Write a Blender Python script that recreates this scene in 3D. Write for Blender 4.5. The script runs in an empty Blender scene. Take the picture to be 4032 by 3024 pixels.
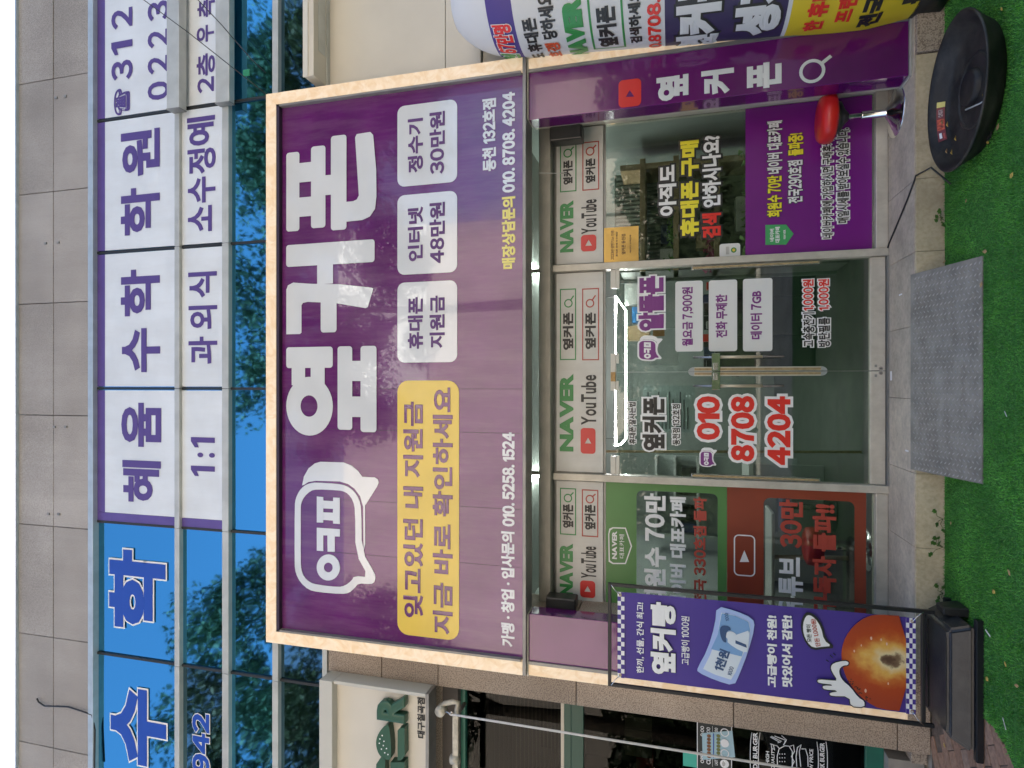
import bpy, bmesh, math, random
import numpy as np
from mathutils import Vector, Matrix
from mathutils.geometry import tessellate_polygon
random.seed(7); RNG=np.random.default_rng(7)
SC=bpy.context.scene; COL=SC.collection
PI=math.pi; rad=math.radians

# ------------------------------------------------------------- camera
F=2360.0; TH=rad(15.06); CH=1.77
cd=bpy.data.cameras.new('camera'); cam=bpy.data.objects.new('camera',cd); COL.objects.link(cam)
cd.sensor_width=36; cd.lens=36*F/4032; cd.clip_start=.05; cd.clip_end=2000
c_,s_=math.cos(TH),math.sin(TH)
# the photograph was taken with the camera turned a quarter turn
cam.matrix_world=Matrix(((0,1,0,0),(s_,0,-c_,0),(-c_,0,-s_,CH),(0,0,0,1)))
SC.camera=cam
# ------------------------------------------------------------- sky and sun
SUN_EL=46; SUN_AZ=-14        # azimuth measured from +Y towards +X: behind the building
world=bpy.data.worlds.new("World"); SC.world=world; world.use_nodes=True
wn=world.node_tree.nodes; wl=world.node_tree.links
sky=wn.new('ShaderNodeTexSky'); sky.sky_type='NISHITA'; sky.sun_disc=False
sky.sun_elevation=rad(SUN_EL); sky.sun_rotation=rad(SUN_AZ); sky.air_density=1.0; sky.dust_density=2.6; sky.ozone_density=1.0
wl.new(sky.outputs[0],wn['Background'].inputs[0]); wn['Background'].inputs[1].default_value=.14
sd=bpy.data.lights.new('sun','SUN'); sun=bpy.data.objects.new('sun',sd); COL.objects.link(sun)
sd.energy=4.4; sd.angle=rad(.5); sd.color=(1,.95,.87)
_d=Vector((math.sin(rad(SUN_AZ))*math.cos(rad(SUN_EL)),math.cos(rad(SUN_AZ))*math.cos(rad(SUN_EL)),math.sin(rad(SUN_EL))))
sun.rotation_euler=_d.to_track_quat('Z','Y').to_euler(); sun.location=(0,20,30)
vs=SC.view_settings; vs.view_transform='Standard'; vs.look='None'; vs.gamma=1; vs.use_curve_mapping=False
vs.exposure=1.74

# ------------------------------------------------------------- measuring helpers
def ray(x,y):
    r=(1512-y)/F; d=(x-2016)/F
    return Vector((r, c_+d*s_, s_-d*c_))
def on(x,y,Y):
    v=ray(x,y); k=Y/v.y
    return v.x*k, CH+v.z*k
def onz(x,y,z):
    v=ray(x,y); k=(z-CH)/v.z
    return Vector((v.x*k, v.y*k, z))
def Zx(x,Y): return on(x,1512,Y)[1]
class Rg:
    def __init__(s,ox,oy,k): s.ox,s.oy,s.k=ox,oy,k
    def x(s,v): return s.ox+v/s.k
    def y(s,v): return s.oy+v/s.k
A=Rg(0,0,1.659);B=Rg(0,1000,1.659);Cc=Rg(0,2000,1.62);D=Rg(1000,2000,1.62);E=Rg(1000,0,1.659);Fg=Rg(1000,1000,1.659)
G=Rg(2000,2200,2.011);H=Rg(2000,1500,1.659);I=Rg(2000,700,1.659);J=Rg(2000,0,1.843);K=Rg(2800,0,1.659)
L=Rg(2800,700,1.659);M=Rg(2800,1500,1.659);N=Rg(2800,2200,1.7955);O=Rg(1700,0,1.8433);S=Rg(1100,1750,2.765)
S2=Rg(1500,1700,1.953);U=Rg(1200,2600,2.212);V=Rg(2600,1200,3.318);P3=Rg(2600,2700,2.011)

# ------------------------------------------------------------- materials
MATS={}
def mat(name,col=(.5,.5,.5),rough=.6,metal=0,noise=0,nscale=8,bump=0,bscale=60,coat=0,emit=None,estr=0,stretch=None,spec=.5,colb=None):
    if name in MATS: return MATS[name]
    m=bpy.data.materials.new(name); m.use_nodes=True; MATS[name]=m
    nt=m.node_tree; p=nt.nodes['Principled BSDF']
    p.inputs['Base Color'].default_value=(*col,1); p.inputs['Roughness'].default_value=rough
    p.inputs['Metallic'].default_value=metal; p.inputs['Coat Weight'].default_value=coat; p.inputs['Coat Roughness'].default_value=.03
    p.inputs['Specular IOR Level'].default_value=spec
    tc=nt.nodes.new('ShaderNodeTexCoord'); src=tc.outputs['Object']
    if stretch:
        mp=nt.nodes.new('ShaderNodeMapping'); mp.inputs['Scale'].default_value=stretch; nt.links.new(src,mp.inputs[0]); src=mp.outputs[0]
    if noise:
        n=nt.nodes.new('ShaderNodeTexNoise'); n.inputs['Scale'].default_value=nscale; n.inputs['Detail'].default_value=6
        nt.links.new(src,n.inputs['Vector'])
        r=nt.nodes.new('ShaderNodeValToRGB'); a=colb if colb else tuple(max(0,v*(1-noise)) for v in col); b=tuple(min(1,v*(1+noise*.5)) for v in col)
        r.color_ramp.elements[0].color=(*a,1); r.color_ramp.elements[1].color=(*b,1); r.color_ramp.elements[0].position=.35; r.color_ramp.elements[1].position=.62
        nt.links.new(n.outputs['Fac'],r.inputs[0]); nt.links.new(r.outputs[0],p.inputs['Base Color'])
    if bump:
        n=nt.nodes.new('ShaderNodeTexNoise'); n.inputs['Scale'].default_value=bscale; n.inputs['Detail'].default_value=4; nt.links.new(src,n.inputs['Vector'])
        bp=nt.nodes.new('ShaderNodeBump'); bp.inputs['Strength'].default_value=bump; bp.inputs['Distance'].default_value=.01
        nt.links.new(n.outputs['Fac'],bp.inputs['Height']); nt.links.new(bp.outputs[0],p.inputs['Normal'])
    if emit:
        p.inputs['Emission Color'].default_value=(*emit,1); p.inputs['Emission Strength'].default_value=estr
    return m
def granite(name,base,dark,sc=150):
    m=bpy.data.materials.new(name); m.use_nodes=True; MATS[name]=m; nt=m.node_tree; p=nt.nodes['Principled BSDF']; p.inputs['Roughness'].default_value=.75
    tc=nt.nodes.new('ShaderNodeTexCoord'); out=None
    n=nt.nodes.new('ShaderNodeTexNoise'); n.inputs['Scale'].default_value=sc; n.inputs['Detail'].default_value=3; nt.links.new(tc.outputs['Object'],n.inputs['Vector'])
    r=nt.nodes.new('ShaderNodeValToRGB'); r.color_ramp.elements[0].color=(*dark,1); r.color_ramp.elements[1].color=(*base,1); r.color_ramp.elements[0].position=.38; r.color_ramp.elements[1].position=.56
    nt.links.new(n.outputs['Fac'],r.inputs[0])
    n2=nt.nodes.new('ShaderNodeTexNoise'); n2.inputs['Scale'].default_value=1.3; n2.inputs['Detail'].default_value=8; nt.links.new(tc.outputs['Object'],n2.inputs['Vector'])
    mx=nt.nodes.new('ShaderNodeMixRGB'); mx.blend_type='MULTIPLY'; mx.inputs[0].default_value=.55
    r2=nt.nodes.new('ShaderNodeValToRGB'); r2.color_ramp.elements[0].color=(.5,.48,.46,1); r2.color_ramp.elements[1].color=(1,1,1,1); r2.color_ramp.elements[0].position=.3; r2.color_ramp.elements[1].position=.65
    nt.links.new(n2.outputs['Fac'],r2.inputs[0]); nt.links.new(r.outputs[0],mx.inputs[1]); nt.links.new(r2.outputs[0],mx.inputs[2]); 
    oi=nt.nodes.new('ShaderNodeObjectInfo'); mr=nt.nodes.new('ShaderNodeMapRange'); mr.inputs[3].default_value=.90; mr.inputs[4].default_value=1.06; nt.links.new(oi.outputs['Random'],mr.inputs[0])
    m2=nt.nodes.new('ShaderNodeMixRGB'); m2.blend_type='MULTIPLY'; m2.inputs[0].default_value=1; nt.links.new(mx.outputs[0],m2.inputs[1]); nt.links.new(mr.outputs[0],m2.inputs[2])
    nt.links.new(m2.outputs[0],p.inputs['Base Color'])
    bp=nt.nodes.new('ShaderNodeBump'); bp.inputs['Strength'].default_value=.25; bp.inputs['Distance'].default_value=.004; nt.links.new(n.outputs['Fac'],bp.inputs['Height']); nt.links.new(bp.outputs[0],p.inputs['Normal'])
    return m
def thin_glass(name,tint,refl=.0,gl=(1,1,1),ior=1.5,warp=0):
    m=bpy.data.materials.new(name); m.use_nodes=True; MATS[name]=m; nt=m.node_tree; nt.nodes.remove(nt.nodes['Principled BSDF']); o=nt.nodes['Material Output']
    t=nt.nodes.new('ShaderNodeBsdfTransparent'); t.inputs[0].default_value=(*tint,1)
    g=nt.nodes.new('ShaderNodeBsdfGlossy'); g.inputs['Roughness'].default_value=.01; g.inputs[0].default_value=(*gl,1)
    f=nt.nodes.new('ShaderNodeFresnel'); f.inputs[0].default_value=ior
    if warp:
        tc=nt.nodes.new('ShaderNodeTexCoord'); n=nt.nodes.new('ShaderNodeTexNoise'); n.inputs['Scale'].default_value=1.3; n.inputs['Detail'].default_value=3; nt.links.new(tc.outputs['Object'],n.inputs['Vector'])
        bp=nt.nodes.new('ShaderNodeBump'); bp.inputs['Strength'].default_value=.35; bp.inputs['Distance'].default_value=.008; nt.links.new(n.outputs['Fac'],bp.inputs['Height']); nt.links.new(bp.outputs[0],g.inputs['Normal']); g.inputs['Roughness'].default_value=.035
    a=nt.nodes.new('ShaderNodeMath'); a.operation='ADD'; a.inputs[1].default_value=refl; a.use_clamp=True; nt.links.new(f.outputs[0],a.inputs[0])
    mx=nt.nodes.new('ShaderNodeMixShader'); nt.links.new(a.outputs[0],mx.inputs[0]); nt.links.new(t.outputs[0],mx.inputs[1]); nt.links.new(g.outputs[0],mx.inputs[2]); nt.links.new(mx.outputs[0],o.inputs[0])
    return m
def vinyl(name,col,rough=.12,noise=.06,coatw=.0):
    # glossy printed film with faint waviness
    m=mat(name,col,rough=rough,noise=noise,nscale=2.5)
    nt=m.node_tree; p=nt.nodes['Principled BSDF']
    tc=nt.nodes.new('ShaderNodeTexCoord'); n=nt.nodes.new('ShaderNodeTexNoise'); n.inputs['Scale'].default_value=3.5; n.inputs['Detail'].default_value=2; nt.links.new(tc.outputs['Object'],n.inputs['Vector'])
    bp=nt.nodes.new('ShaderNodeBump'); bp.inputs['Strength'].default_value=.12; bp.inputs['Distance'].default_value=.02; nt.links.new(n.outputs['Fac'],bp.inputs['Height']); nt.links.new(bp.outputs[0],p.inputs['Normal'])
    p.inputs['Coat Weight'].default_value=coatw; p.inputs['Coat IOR'].default_value=1.6; p.inputs['Coat Roughness'].default_value=.02; p.inputs['IOR'].default_value=1.55
    return m
m_gran=granite('grey granite',(.46,.435,.41),(.27,.25,.235))
m_gran2=granite('brown granite',(.48,.40,.32),(.22,.17,.135),110)
m_joint=mat('joint',(.10,.09,.085),.9)
m_alu=mat('aluminium trim',(.50,.52,.50),.4,.3,noise=.12,nscale=5)
m_alud=mat('dark aluminium',(.26,.26,.25),.4,.4,noise=.15,nscale=6)
m_blualu=mat('pale blue flashing',(.42,.50,.56),.4,.3,noise=.1)
m_mirror=thin_glass('mirror window glass',(.10,.16,.17),refl=.60,gl=(.20,.38,.48),warp=1)
m_mirror2=thin_glass('blue window film',(.02,.10,.16),refl=.74,gl=(.135,.49,.74),warp=1)
m_gasket=mat('black gasket',(.015,.018,.02),.5)
m_white=vinyl('white sign vinyl',(.69,.75,.81),.16)
m_lilac=mat('lilac lettering',(.085,.05,.24),.45)
m_violet=mat('violet border',(.10,.065,.28),.4,noise=.08)
m_blue=mat('blue lettering',(.006,.06,.40),.4)
m_wh=mat('white lettering',(.80,.81,.82),.35)
def dirty(m,amount,dcol,sc=(9,9,1.1)):
    nt=m.node_tree; p=nt.nodes['Principled BSDF']; src=p.inputs['Base Color'].links[0].from_socket if p.inputs['Base Color'].links else None
    tc=nt.nodes.new('ShaderNodeTexCoord'); mp=nt.nodes.new('ShaderNodeMapping'); mp.inputs['Scale'].default_value=sc; nt.links.new(tc.outputs['Object'],mp.inputs[0])
    n=nt.nodes.new('ShaderNodeTexNoise'); n.inputs['Scale'].default_value=1; n.inputs['Detail'].default_value=9; n.inputs['Roughness'].default_value=.7; nt.links.new(mp.outputs[0],n.inputs['Vector'])
    mr=nt.nodes.new('ShaderNodeMapRange'); mr.inputs[1].default_value=.42; mr.inputs[2].default_value=.75; mr.inputs[4].default_value=amount; nt.links.new(n.outputs['Fac'],mr.inputs[0])
    mx=nt.nodes.new('ShaderNodeMixRGB'); nt.links.new(mr.outputs[0],mx.inputs[0]); mx.inputs[2].default_value=(*dcol,1)
    if src: nt.links.new(src,mx.inputs[1])
    else: mx.inputs[1].default_value=p.inputs['Base Color'].default_value
    nt.links.new(mx.outputs[0],p.inputs['Base Color']); return m
m_wh2=vinyl('white lettering film',(.66,.69,.72),.13,.04,.8)
m_sign=vinyl('purple sign vinyl',(.115,.013,.135),.14,.14,.5)
m_purp=mat('purple lettering',(.19,.03,.21),.4)
m_pill=vinyl('purple box vinyl',(.115,.006,.125),.14,.10,.55)
m_yel=vinyl('yellow sign film',(.78,.56,.10),.16)
m_yel2=mat('yellow lettering',(.82,.72,.04),.35)
m_yel3=mat('soft yellow lettering',(.85,.75,.22),.35)
m_black=mat('black lettering',(.02,.02,.02),.4)
m_red=mat('red lettering',(.70,.03,.02),.35)
m_red2=mat('dull red lettering',(.42,.06,.04),.4)
m_gre=mat('green lettering',(.03,.25,.06),.35)
m_lip=mat('sign inner lip',(.03,.015,.04),.5)
m_frame=mat('shopfront aluminium',(.56,.53,.46),.38,.15,noise=.10,nscale=7)
m_panel=mat('white transom panel',(.60,.60,.58),.35,noise=.05)
m_glass=thin_glass('shop glass',(.74,.80,.77),refl=.015)
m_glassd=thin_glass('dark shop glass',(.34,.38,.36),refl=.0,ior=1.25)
m_tread=granite('step stone',(.62,.54,.43),(.54,.47,.38),30)
m_tile=granite('cream step tile',(.66,.57,.40),(.58,.49,.33),40)
dirty(m_sign,.16,(.40,.30,.32)); dirty(m_tread,.6,(.22,.19,.15),(6,6,6)); dirty(m_tile,.6,(.28,.23,.15),(7,7,5)); dirty(m_gran,.4,(.23,.21,.195),(3.5,3.5,.35)); dirty(m_gran2,.35,(.16,.12,.09),(4,4,1)); dirty(m_panel,.3,(.40,.37,.32)); dirty(m_frame,.5,(.30,.27,.22),(8,8,5)); dirty(m_white,.25,(.50,.50,.50),(6,6,1))
m_chrome=mat('chrome',(.7,.7,.7),.12,1)
m_steel=mat('brushed steel',(.55,.53,.5),.25,.9)
m_gold=mat('gold anodised strip',(.42,.31,.17),.35,.4,noise=.2,nscale=40)
m_beige=mat('beige metal panel',(.58,.55,.47),.5,noise=.05,nscale=2)
m_blackp=mat('black plastic',(.012,.013,.015),.35,noise=.3,nscale=20,bump=.1,bscale=40)
m_blackr=mat('dusty black rubber',(.008,.008,.008),.55,noise=.5,nscale=9,bump=.3,bscale=25)
m_blackm=mat('black painted steel',(.012,.013,.016),.4)
dirty(m_blackr,.6,(.075,.07,.062),(5,5,9)); dirty(m_blackp,.3,(.06,.058,.05),(8,8,8))

def crinkle(name):
    # gold-white edge light behind crinkled translucent film (a lit sign edge)
    m=bpy.data.materials.new(name); m.use_nodes=True; MATS[name]=m; nt=m.node_tree; p=nt.nodes['Principled BSDF']
    p.inputs['Roughness'].default_value=.3
    tc=nt.nodes.new('ShaderNodeTexCoord'); n=nt.nodes.new('ShaderNodeTexNoise'); n.inputs['Scale'].default_value=7; n.inputs['Detail'].default_value=7; n.inputs['Distortion'].default_value=2.2
    nt.links.new(tc.outputs['Object'],n.inputs['Vector'])
    r=nt.nodes.new('ShaderNodeValToRGB'); r.color_ramp.elements[0].color=(.68,.50,.31,1); r.color_ramp.elements[1].color=(.75,.61,.45,1); r.color_ramp.elements[0].position=.36; r.color_ramp.elements[1].position=.62
    nt.links.new(n.outputs['Fac'],r.inputs[0]); nt.links.new(r.outputs[0],p.inputs['Base Color']); nt.links.new(r.outputs[0],p.inputs['Emission Color']); p.inputs['Emission Strength'].default_value=.13
    bp=nt.nodes.new('ShaderNodeBump'); bp.inputs['Strength'].default_value=.5; bp.inputs['Distance'].default_value=.02; nt.links.new(n.outputs['Fac'],bp.inputs['Height']); nt.links.new(bp.outputs[0],p.inputs['Normal'])
    return m
m_led=crinkle('lit edge film')

# ------------------------------------------------------------- object helpers
def thing(name,label,cat,loc=(0,0,0),group=None):
    o=bpy.data.objects.new(name,None); COL.objects.link(o); o.location=loc; o['label']=label; o['category']=cat; o.empty_display_size=.1
    if group: o['group']=group
    return o
def tag(o,label,cat,group=None):
    o['label']=label; o['category']=cat
    if group: o['group']=group
    return o
def struct(o): o['kind']='structure'; return o
def wloc(o):
    v=Vector((0,0,0))
    while o is not None: v=v+Vector(o.location); o=o.parent
    return v
def link(name,me,m,parent=None,smooth=False):
    if m is not None:
        me.materials.clear()
        for k in (m if isinstance(m,(list,tuple)) else [m]): me.materials.append(k)
    if smooth: me.polygons.foreach_set('use_smooth',[True]*len(me.polygons))
    o=bpy.data.objects.new(name,me); COL.objects.link(o)
    if parent is not None:
        o.parent=parent; o.location=-wloc(parent)
    return o
def mesh(name,vs_,fs,m,parent=None,smooth=False):
    me=bpy.data.meshes.new(name); me.from_pydata([tuple(v) for v in vs_],[],fs); me.update()
    return link(name,me,m,parent,smooth)
def bmo(name,bm,m,parent=None,smooth=False):
    bmesh.ops.recalc_face_normals(bm,faces=bm.faces)
    me=bpy.data.meshes.new(name); bm.to_mesh(me); bm.free(); return link(name,me,m,parent,smooth)
def addbox(bm,x,y,z,bev=0):
    r=bmesh.ops.create_cube(bm,size=1); 
    for v in r['verts']:
        v.co=Vector(((x[0]+x[1])/2+v.co.x*(x[1]-x[0]),(y[0]+y[1])/2+v.co.y*(y[1]-y[0]),(z[0]+z[1])/2+v.co.z*(z[1]-z[0])))
    if bev:
        es={e for v in r['verts'] for e in v.link_edges}
        bmesh.ops.bevel(bm,geom=list(es),offset=bev,segments=2,affect='EDGES',profile=.5)
    return r['verts']
def box(name,x,y,z,m,parent=None,bev=0):
    bm=bmesh.new(); addbox(bm,x,y,z,bev); return bmo(name,bm,m,parent)
def tube(name,pts,r,m,parent=None,seg=8,closed=False,smooth=True):
    pts=[Vector(p) for p in pts]; n=len(pts); vs_=[];fs=[]
    up=Vector((0,0,1)); prev=None
    for i,p in enumerate(pts):
        a=pts[(i-1)%n] if (i>0 or closed) else p; b=pts[(i+1)%n] if (i<n-1 or closed) else p
        t=(b-a).normalized()
        if prev is None:
            ref=up if abs(t.dot(up))<.9 else Vector((1,0,0)); u=t.cross(ref).normalized()
        else: u=(prev-t*prev.dot(t)).normalized()
        prev=u; w=t.cross(u)
        rr=r[i] if isinstance(r,(list,tuple)) else r
        for k in range(seg):
            an=2*PI*k/seg; vs_.append(p+u*math.cos(an)*rr+w*math.sin(an)*rr)
    m_=n if closed else n-1
    for i in range(m_):
        for k in range(seg):
            a=i*seg+k; b=i*seg+(k+1)%seg; c=((i+1)%n)*seg+(k+1)%seg; d=((i+1)%n)*seg+k; fs.append((a,b,c,d))
    if not closed: fs.append(tuple(range(seg-1,-1,-1))); fs.append(tuple((n-1)*seg+k for k in range(seg)))
    return mesh(name,vs_,fs,m,parent,smooth)
def lathe(name,prof,cx,cy,m,parent=None,seg=48,ax=1,ay=1,smooth=True,a0=0,a1=2*PI):
    full=abs(a1-a0-2*PI)<1e-6; n=seg if full else seg+1; vs_=[];fs=[]
    for (r,z) in prof:
        for k in range(n):
            a=a0+(a1-a0)*k/seg; vs_.append((cx+r*ax*math.cos(a),cy+r*ay*math.sin(a),z))
    for i in range(len(prof)-1):
        for k in range(seg):
            a=i*n+k; b=i*n+(k+1)%n; fs.append((a,b,b+n,a+n))
    return mesh(name,vs_,fs,m,parent,smooth)
def prism(name,loops,Y0,Y1,m,parent=None):
    """outline loops of (X,Z) -> solid between Y0 (front) and Y1 (back)"""
    loops=[l for l in loops]; flat=[p for l in loops for p in l]; n=len(flat)
    tris=tessellate_polygon([[Vector((p[0],p[1],0)) for p in l] for l in loops])
    vs_=[(p[0],Y0,p[1]) for p in flat]+[(p[0],Y1,p[1]) for p in flat]
    fs=[tuple(t) for t in tris]+[tuple(reversed([i+n for i in t])) for t in tris]; o=0
    for l in loops:
        k=len(l)
        for i in range(k): a=o+i; b=o+(i+1)%k; fs.append((a,b,b+n,a+n))
        o+=k
    me=bpy.data.meshes.new(name); me.from_pydata(vs_,[],fs); bm=bmesh.new(); bm.from_mesh(me); bmesh.ops.recalc_face_normals(bm,faces=bm.faces); bm.to_mesh(me); bm.free()
    return link(name,me,m,parent)
def rr(x0,z0,x1,z1,r,n=5):
    out=[]
    for (cx,cz,a) in ((x1-r,z1-r,0),(x0+r,z1-r,90),(x0+r,z0+r,180),(x1-r,z0+r,270)):
        for k in range(n+1):
            t=rad(a+90*k/n); out.append((cx+r*math.cos(t),cz+r*math.sin(t)))
    return out
def ell(cx,cz,rx,rz,n=40): return [(cx+rx*math.cos(2*PI*k/n),cz+rz*math.sin(2*PI*k/n)) for k in range(n)]
def pxbox(xt,xb,yl,yr,Y):
    xm=(xt+xb)/2; return on(xm,yl,Y)[0],Zx(xb,Y),on(xm,yr,Y)[0],Zx(xt,Y)   # x0,z0,x1,z1
def card(name,xt,xb,yl,yr,Y,m,parent,r=.0,t=.003):
    x0,z0,x1,z1=pxbox(xt,xb,yl,yr,Y)
    lp=rr(x0,z0,x1,z1,r) if r>0 else [(x0,z0),(x1,z0),(x1,z1),(x0,z1)]
    return prism(name,[lp],Y-t,Y,m,parent)
def outline(name,xt,xb,yl,yr,Y,w,m,parent,r=.0):
    x0,z0,x1,z1=pxbox(xt,xb,yl,yr,Y)
    if r: return prism(name,[rr(x0,z0,x1,z1,r),rr(x0+w,z0+w,x1-w,z1-w,max(r-w,.001))],Y-.002,Y,m,parent)
    return prism(name,[[(x0,z0),(x1,z0),(x1,z1),(x0,z1)],[(x0+w,z0+w),(x1-w,z0+w),(x1-w,z1-w),(x0+w,z1-w)]],Y-.002,Y,m,parent)
def poly(name,pts,Y,m,parent,t=.003):
    return prism(name,[[on(x,y,Y) for x,y in pts]],Y-t,Y,m,parent)
def smoothloop(pts,it=2):
    for _ in range(it):
        q=[]
        for i in range(len(pts)):
            a=pts[i]; b=pts[(i+1)%len(pts)]
            q.append((a[0]*.75+b[0]*.25,a[1]*.75+b[1]*.25)); q.append((a[0]*.25+b[0]*.75,a[1]*.25+b[1]*.75))
        pts=q
    return pts
# ---- lettering
_GC={}
def glyph1(ch,bev,extr=0):
    key=(ch,bev,extr)
    if key in _GC: return _GC[key]
    if ch==chr(0xFF11):
        b=bev; xa,xb=.43-b,.53+b; P=[(xa,-b),(xb,-b),(xb,.70+b),(xa+.03,.70+b),(xa-.15,.60),(xa-.15,.50-b),(xa,.57-b)]
        _GC[key]=(np.array([(x,y,bev) for x,y in P]),[tuple(range(7))]); return _GC[key]
    c=bpy.data.curves.new('text','FONT'); c.body=ch; c.size=1; c.resolution_u=3; c.bevel_depth=bev; c.bevel_resolution=1; c.extrude=extr
    o=bpy.data.objects.new('text',c); COL.objects.link(o)
    dg=bpy.context.evaluated_depsgraph_get(); me=bpy.data.meshes.new_from_object(o.evaluated_get(dg))
    n=len(me.vertices); co=np.empty(n*3); me.vertices.foreach_get('co',co); co=co.reshape(-1,3)
    fs=[tuple(p.vertices) for p in me.polygons]
    bpy.data.objects.remove(o); bpy.data.curves.remove(c); bpy.data.meshes.remove(me)
    _GC[key]=(co,fs); return _GC[key]
_RW={}
def glyphs(s,bev,extr=0,shear=0):
    # set letter by letter: numerals in the upright sans of the signs, spacing as on the signs
    allc=[];allf=[];x=0.;n=0
    for ch in s:
        if ch==' ': x+=.24; continue
        g=chr(0xFF10+int(ch)) if ch.isdigit() else ch
        co,fs=glyph1(g,bev,extr)
        if g not in _RW:
            c0,_f=glyph1(g,0,0) if bev else (co,fs); _RW[g]=(c0[:,0].min(),c0[:,0].max())
        a,b=_RW[g]
        if ord(ch)<0x2000: gap=.11; w=b-a; sh=x-a+.055; adv=w+gap
        elif ord(ch)>=0xAC00: adv=.93; sh=x
        else: adv=.95; sh=x
        c=co.copy(); 
        if ch.isdigit(): c[:,1]=c[:,1]*1.06
        c[:,0]+=sh; allc.append(c); allf+=[tuple(k+n for k in f) for f in fs]; n+=len(c); x+=adv
    return np.concatenate(allc),allf
def T(s,xt,xb,yl,yr,Y,m,parent,bold=.03,out=None,outw=.08,name='lettering',depth=0,shear=0,wrap=None):
    x0,z0,x1,z1=pxbox(xt,xb,yl,yr,Y)
    return TW(s,x0,z0,x1,z1,Y,m,parent,bold,out,outw,name,depth,shear)
def TW(s,x0,z0,x1,z1,Y,m,parent,bold=.03,out=None,outw=.08,name='lettering',depth=0,shear=0,wrap=None):
    co,fs=glyphs(s,bold,0,shear); mn=co.min(0); mx=co.max(0)
    kx=(x1-x0)/(mx[0]-mn[0]); kz=(z1-z0)/(mx[1]-mn[1])
    res=None
    for (mm,bw,yo) in (((out,outw,.0015),) if out else ())+((m,bold,-.0025 if out else 0),):
        co2,fs2=glyphs(s,bw,0,shear)
        v=np.empty_like(co2); v[:,0]=x0+(co2[:,0]-mn[0])*kx; v[:,2]=z0+(co2[:,1]-mn[1])*kz
        t=(.001/bw) if bw else 0
        v[:,1]=Y+yo-.002-co2[:,2]*t
        if wrap: v=wrap(v)
        o=mesh(name,v.tolist(),fs2,mm,parent); res=o
    if depth:
        bpy.context.view_layer.update()
    return res
def T3(s,x0,z0,x1,z1,Y0,Y1,m,parent,bold=.03,name='letter'):
    co,fs=glyphs(s,bold,.2); mn=co.min(0); mx=co.max(0); v=np.empty_like(co)
    v[:,0]=x0+(co[:,0]-mn[0])/(mx[0]-mn[0])*(x1-x0); v[:,2]=z0+(co[:,1]-mn[1])/(mx[1]-mn[1])*(z1-z0)
    v[:,1]=Y1+(co[:,2]-mn[2])/(mx[2]-mn[2])*(Y0-Y1)
    return mesh(name,v.tolist(),fs,m,parent)

YW=4.90; YS=4.70; YSF=4.75; YP=4.75; YD=5.27

# ============================================================= GROUND
g=struct(mesh('ground',[(-300,-300,-.03),(300,-300,-.03),(300,300,-.03),(-300,300,-.03)],[(0,1,2,3)],mat('pavement',(.46,.42,.36),.85,noise=.25,nscale=2)))
struct(mesh('road',[(-200,-16,-.02),(200,-16,-.02),(200,-6,-.02),(-200,-6,-.02)],[(0,1,2,3)],mat('asphalt',(.06,.06,.062),.85,noise=.3,nscale=6)))
m_turf=mat('artificial turf backing',(.03,.15,.018),.9,noise=.35,nscale=60)
# turf outline with the curved left end
tl=[(-1.97,4.13),(-1.96,4.02),(-1.99,3.9),(-2.08,3.78),(-2.25,3.66),(-2.5,3.6),(-3.2,3.56)]
tp=[(-1.93,4.655)]+tl+[(-3.2,.5),(4.2,.5),(4.2,4.655)]
turf=struct(prism('artificial_turf',[[(a,b) for a,b in tp]],0,0,m_turf))
me=turf.data
for v in me.vertices: x,y,z=v.co; v.co=(x,z,.004)
# keep only top layer
bm=bmesh.new(); bm.from_mesh(me); bmesh.ops.remove_doubles(bm,verts=bm.verts,dist=1e-5); bmesh.ops.recalc_face_normals(bm,faces=bm.faces); bm.to_mesh(me); bm.free()
def inside(px,py,pl):
    c=np.zeros(px.shape,bool); n=len(pl)
    for i in range(n):
        x1,y1=pl[i]; x2,y2=pl[(i+1)%n]
        cond=((y1>py)!=(y2>py))&(px<(x2-x1)*(py-y1)/(y2-y1+1e-12)+x1); c^=cond
    return c
nb=150000
bx_=RNG.uniform(-2.9,3.1,nb); by_=RNG.uniform(3.1,4.66,nb); k=inside(bx_,by_,tp); bx_=bx_[k]; by_=by_[k]; nb=len(bx_)
an=RNG.uniform(0,2*PI,nb); pat=.5+.5*np.sin(bx_*3.1+1.7*np.sin(by_*4.3))*np.sin(by_*5.2+2*np.sin(bx_*2.3)); h=RNG.uniform(.006,.016,nb)*(.55+.65*pat); w=.0026; lean=RNG.normal(0,.007,(nb,2))
vv=np.zeros((nb,3,3)); vv[:,0,0]=bx_-np.cos(an)*w; vv[:,0,1]=by_-np.sin(an)*w; vv[:,0,2]=.004
vv[:,1,0]=bx_+np.cos(an)*w; vv[:,1,1]=by_+np.sin(an)*w; vv[:,1,2]=.004
vv[:,2,0]=bx_+lean[:,0]; vv[:,2,1]=by_+lean[:,1]; vv[:,2,2]=.004+h
def trimesh(name,vv,m,parent=None,nv=3):
    n=vv.shape[0]; me=bpy.data.meshes.new(name); me.vertices.add(n*nv); me.vertices.foreach_set('co',vv.reshape(-1))
    me.loops.add(n*nv); me.loops.foreach_set('vertex_index',np.arange(n*nv,dtype=np.int32)); me.polygons.add(n)
    me.polygons.foreach_set('loop_start',np.arange(0,n*nv,nv,dtype=np.int32)); me.polygons.foreach_set('loop_total',np.full(n,nv,dtype=np.int32)); me.update(); me.validate()
    return link(name,me,m,parent)
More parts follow.
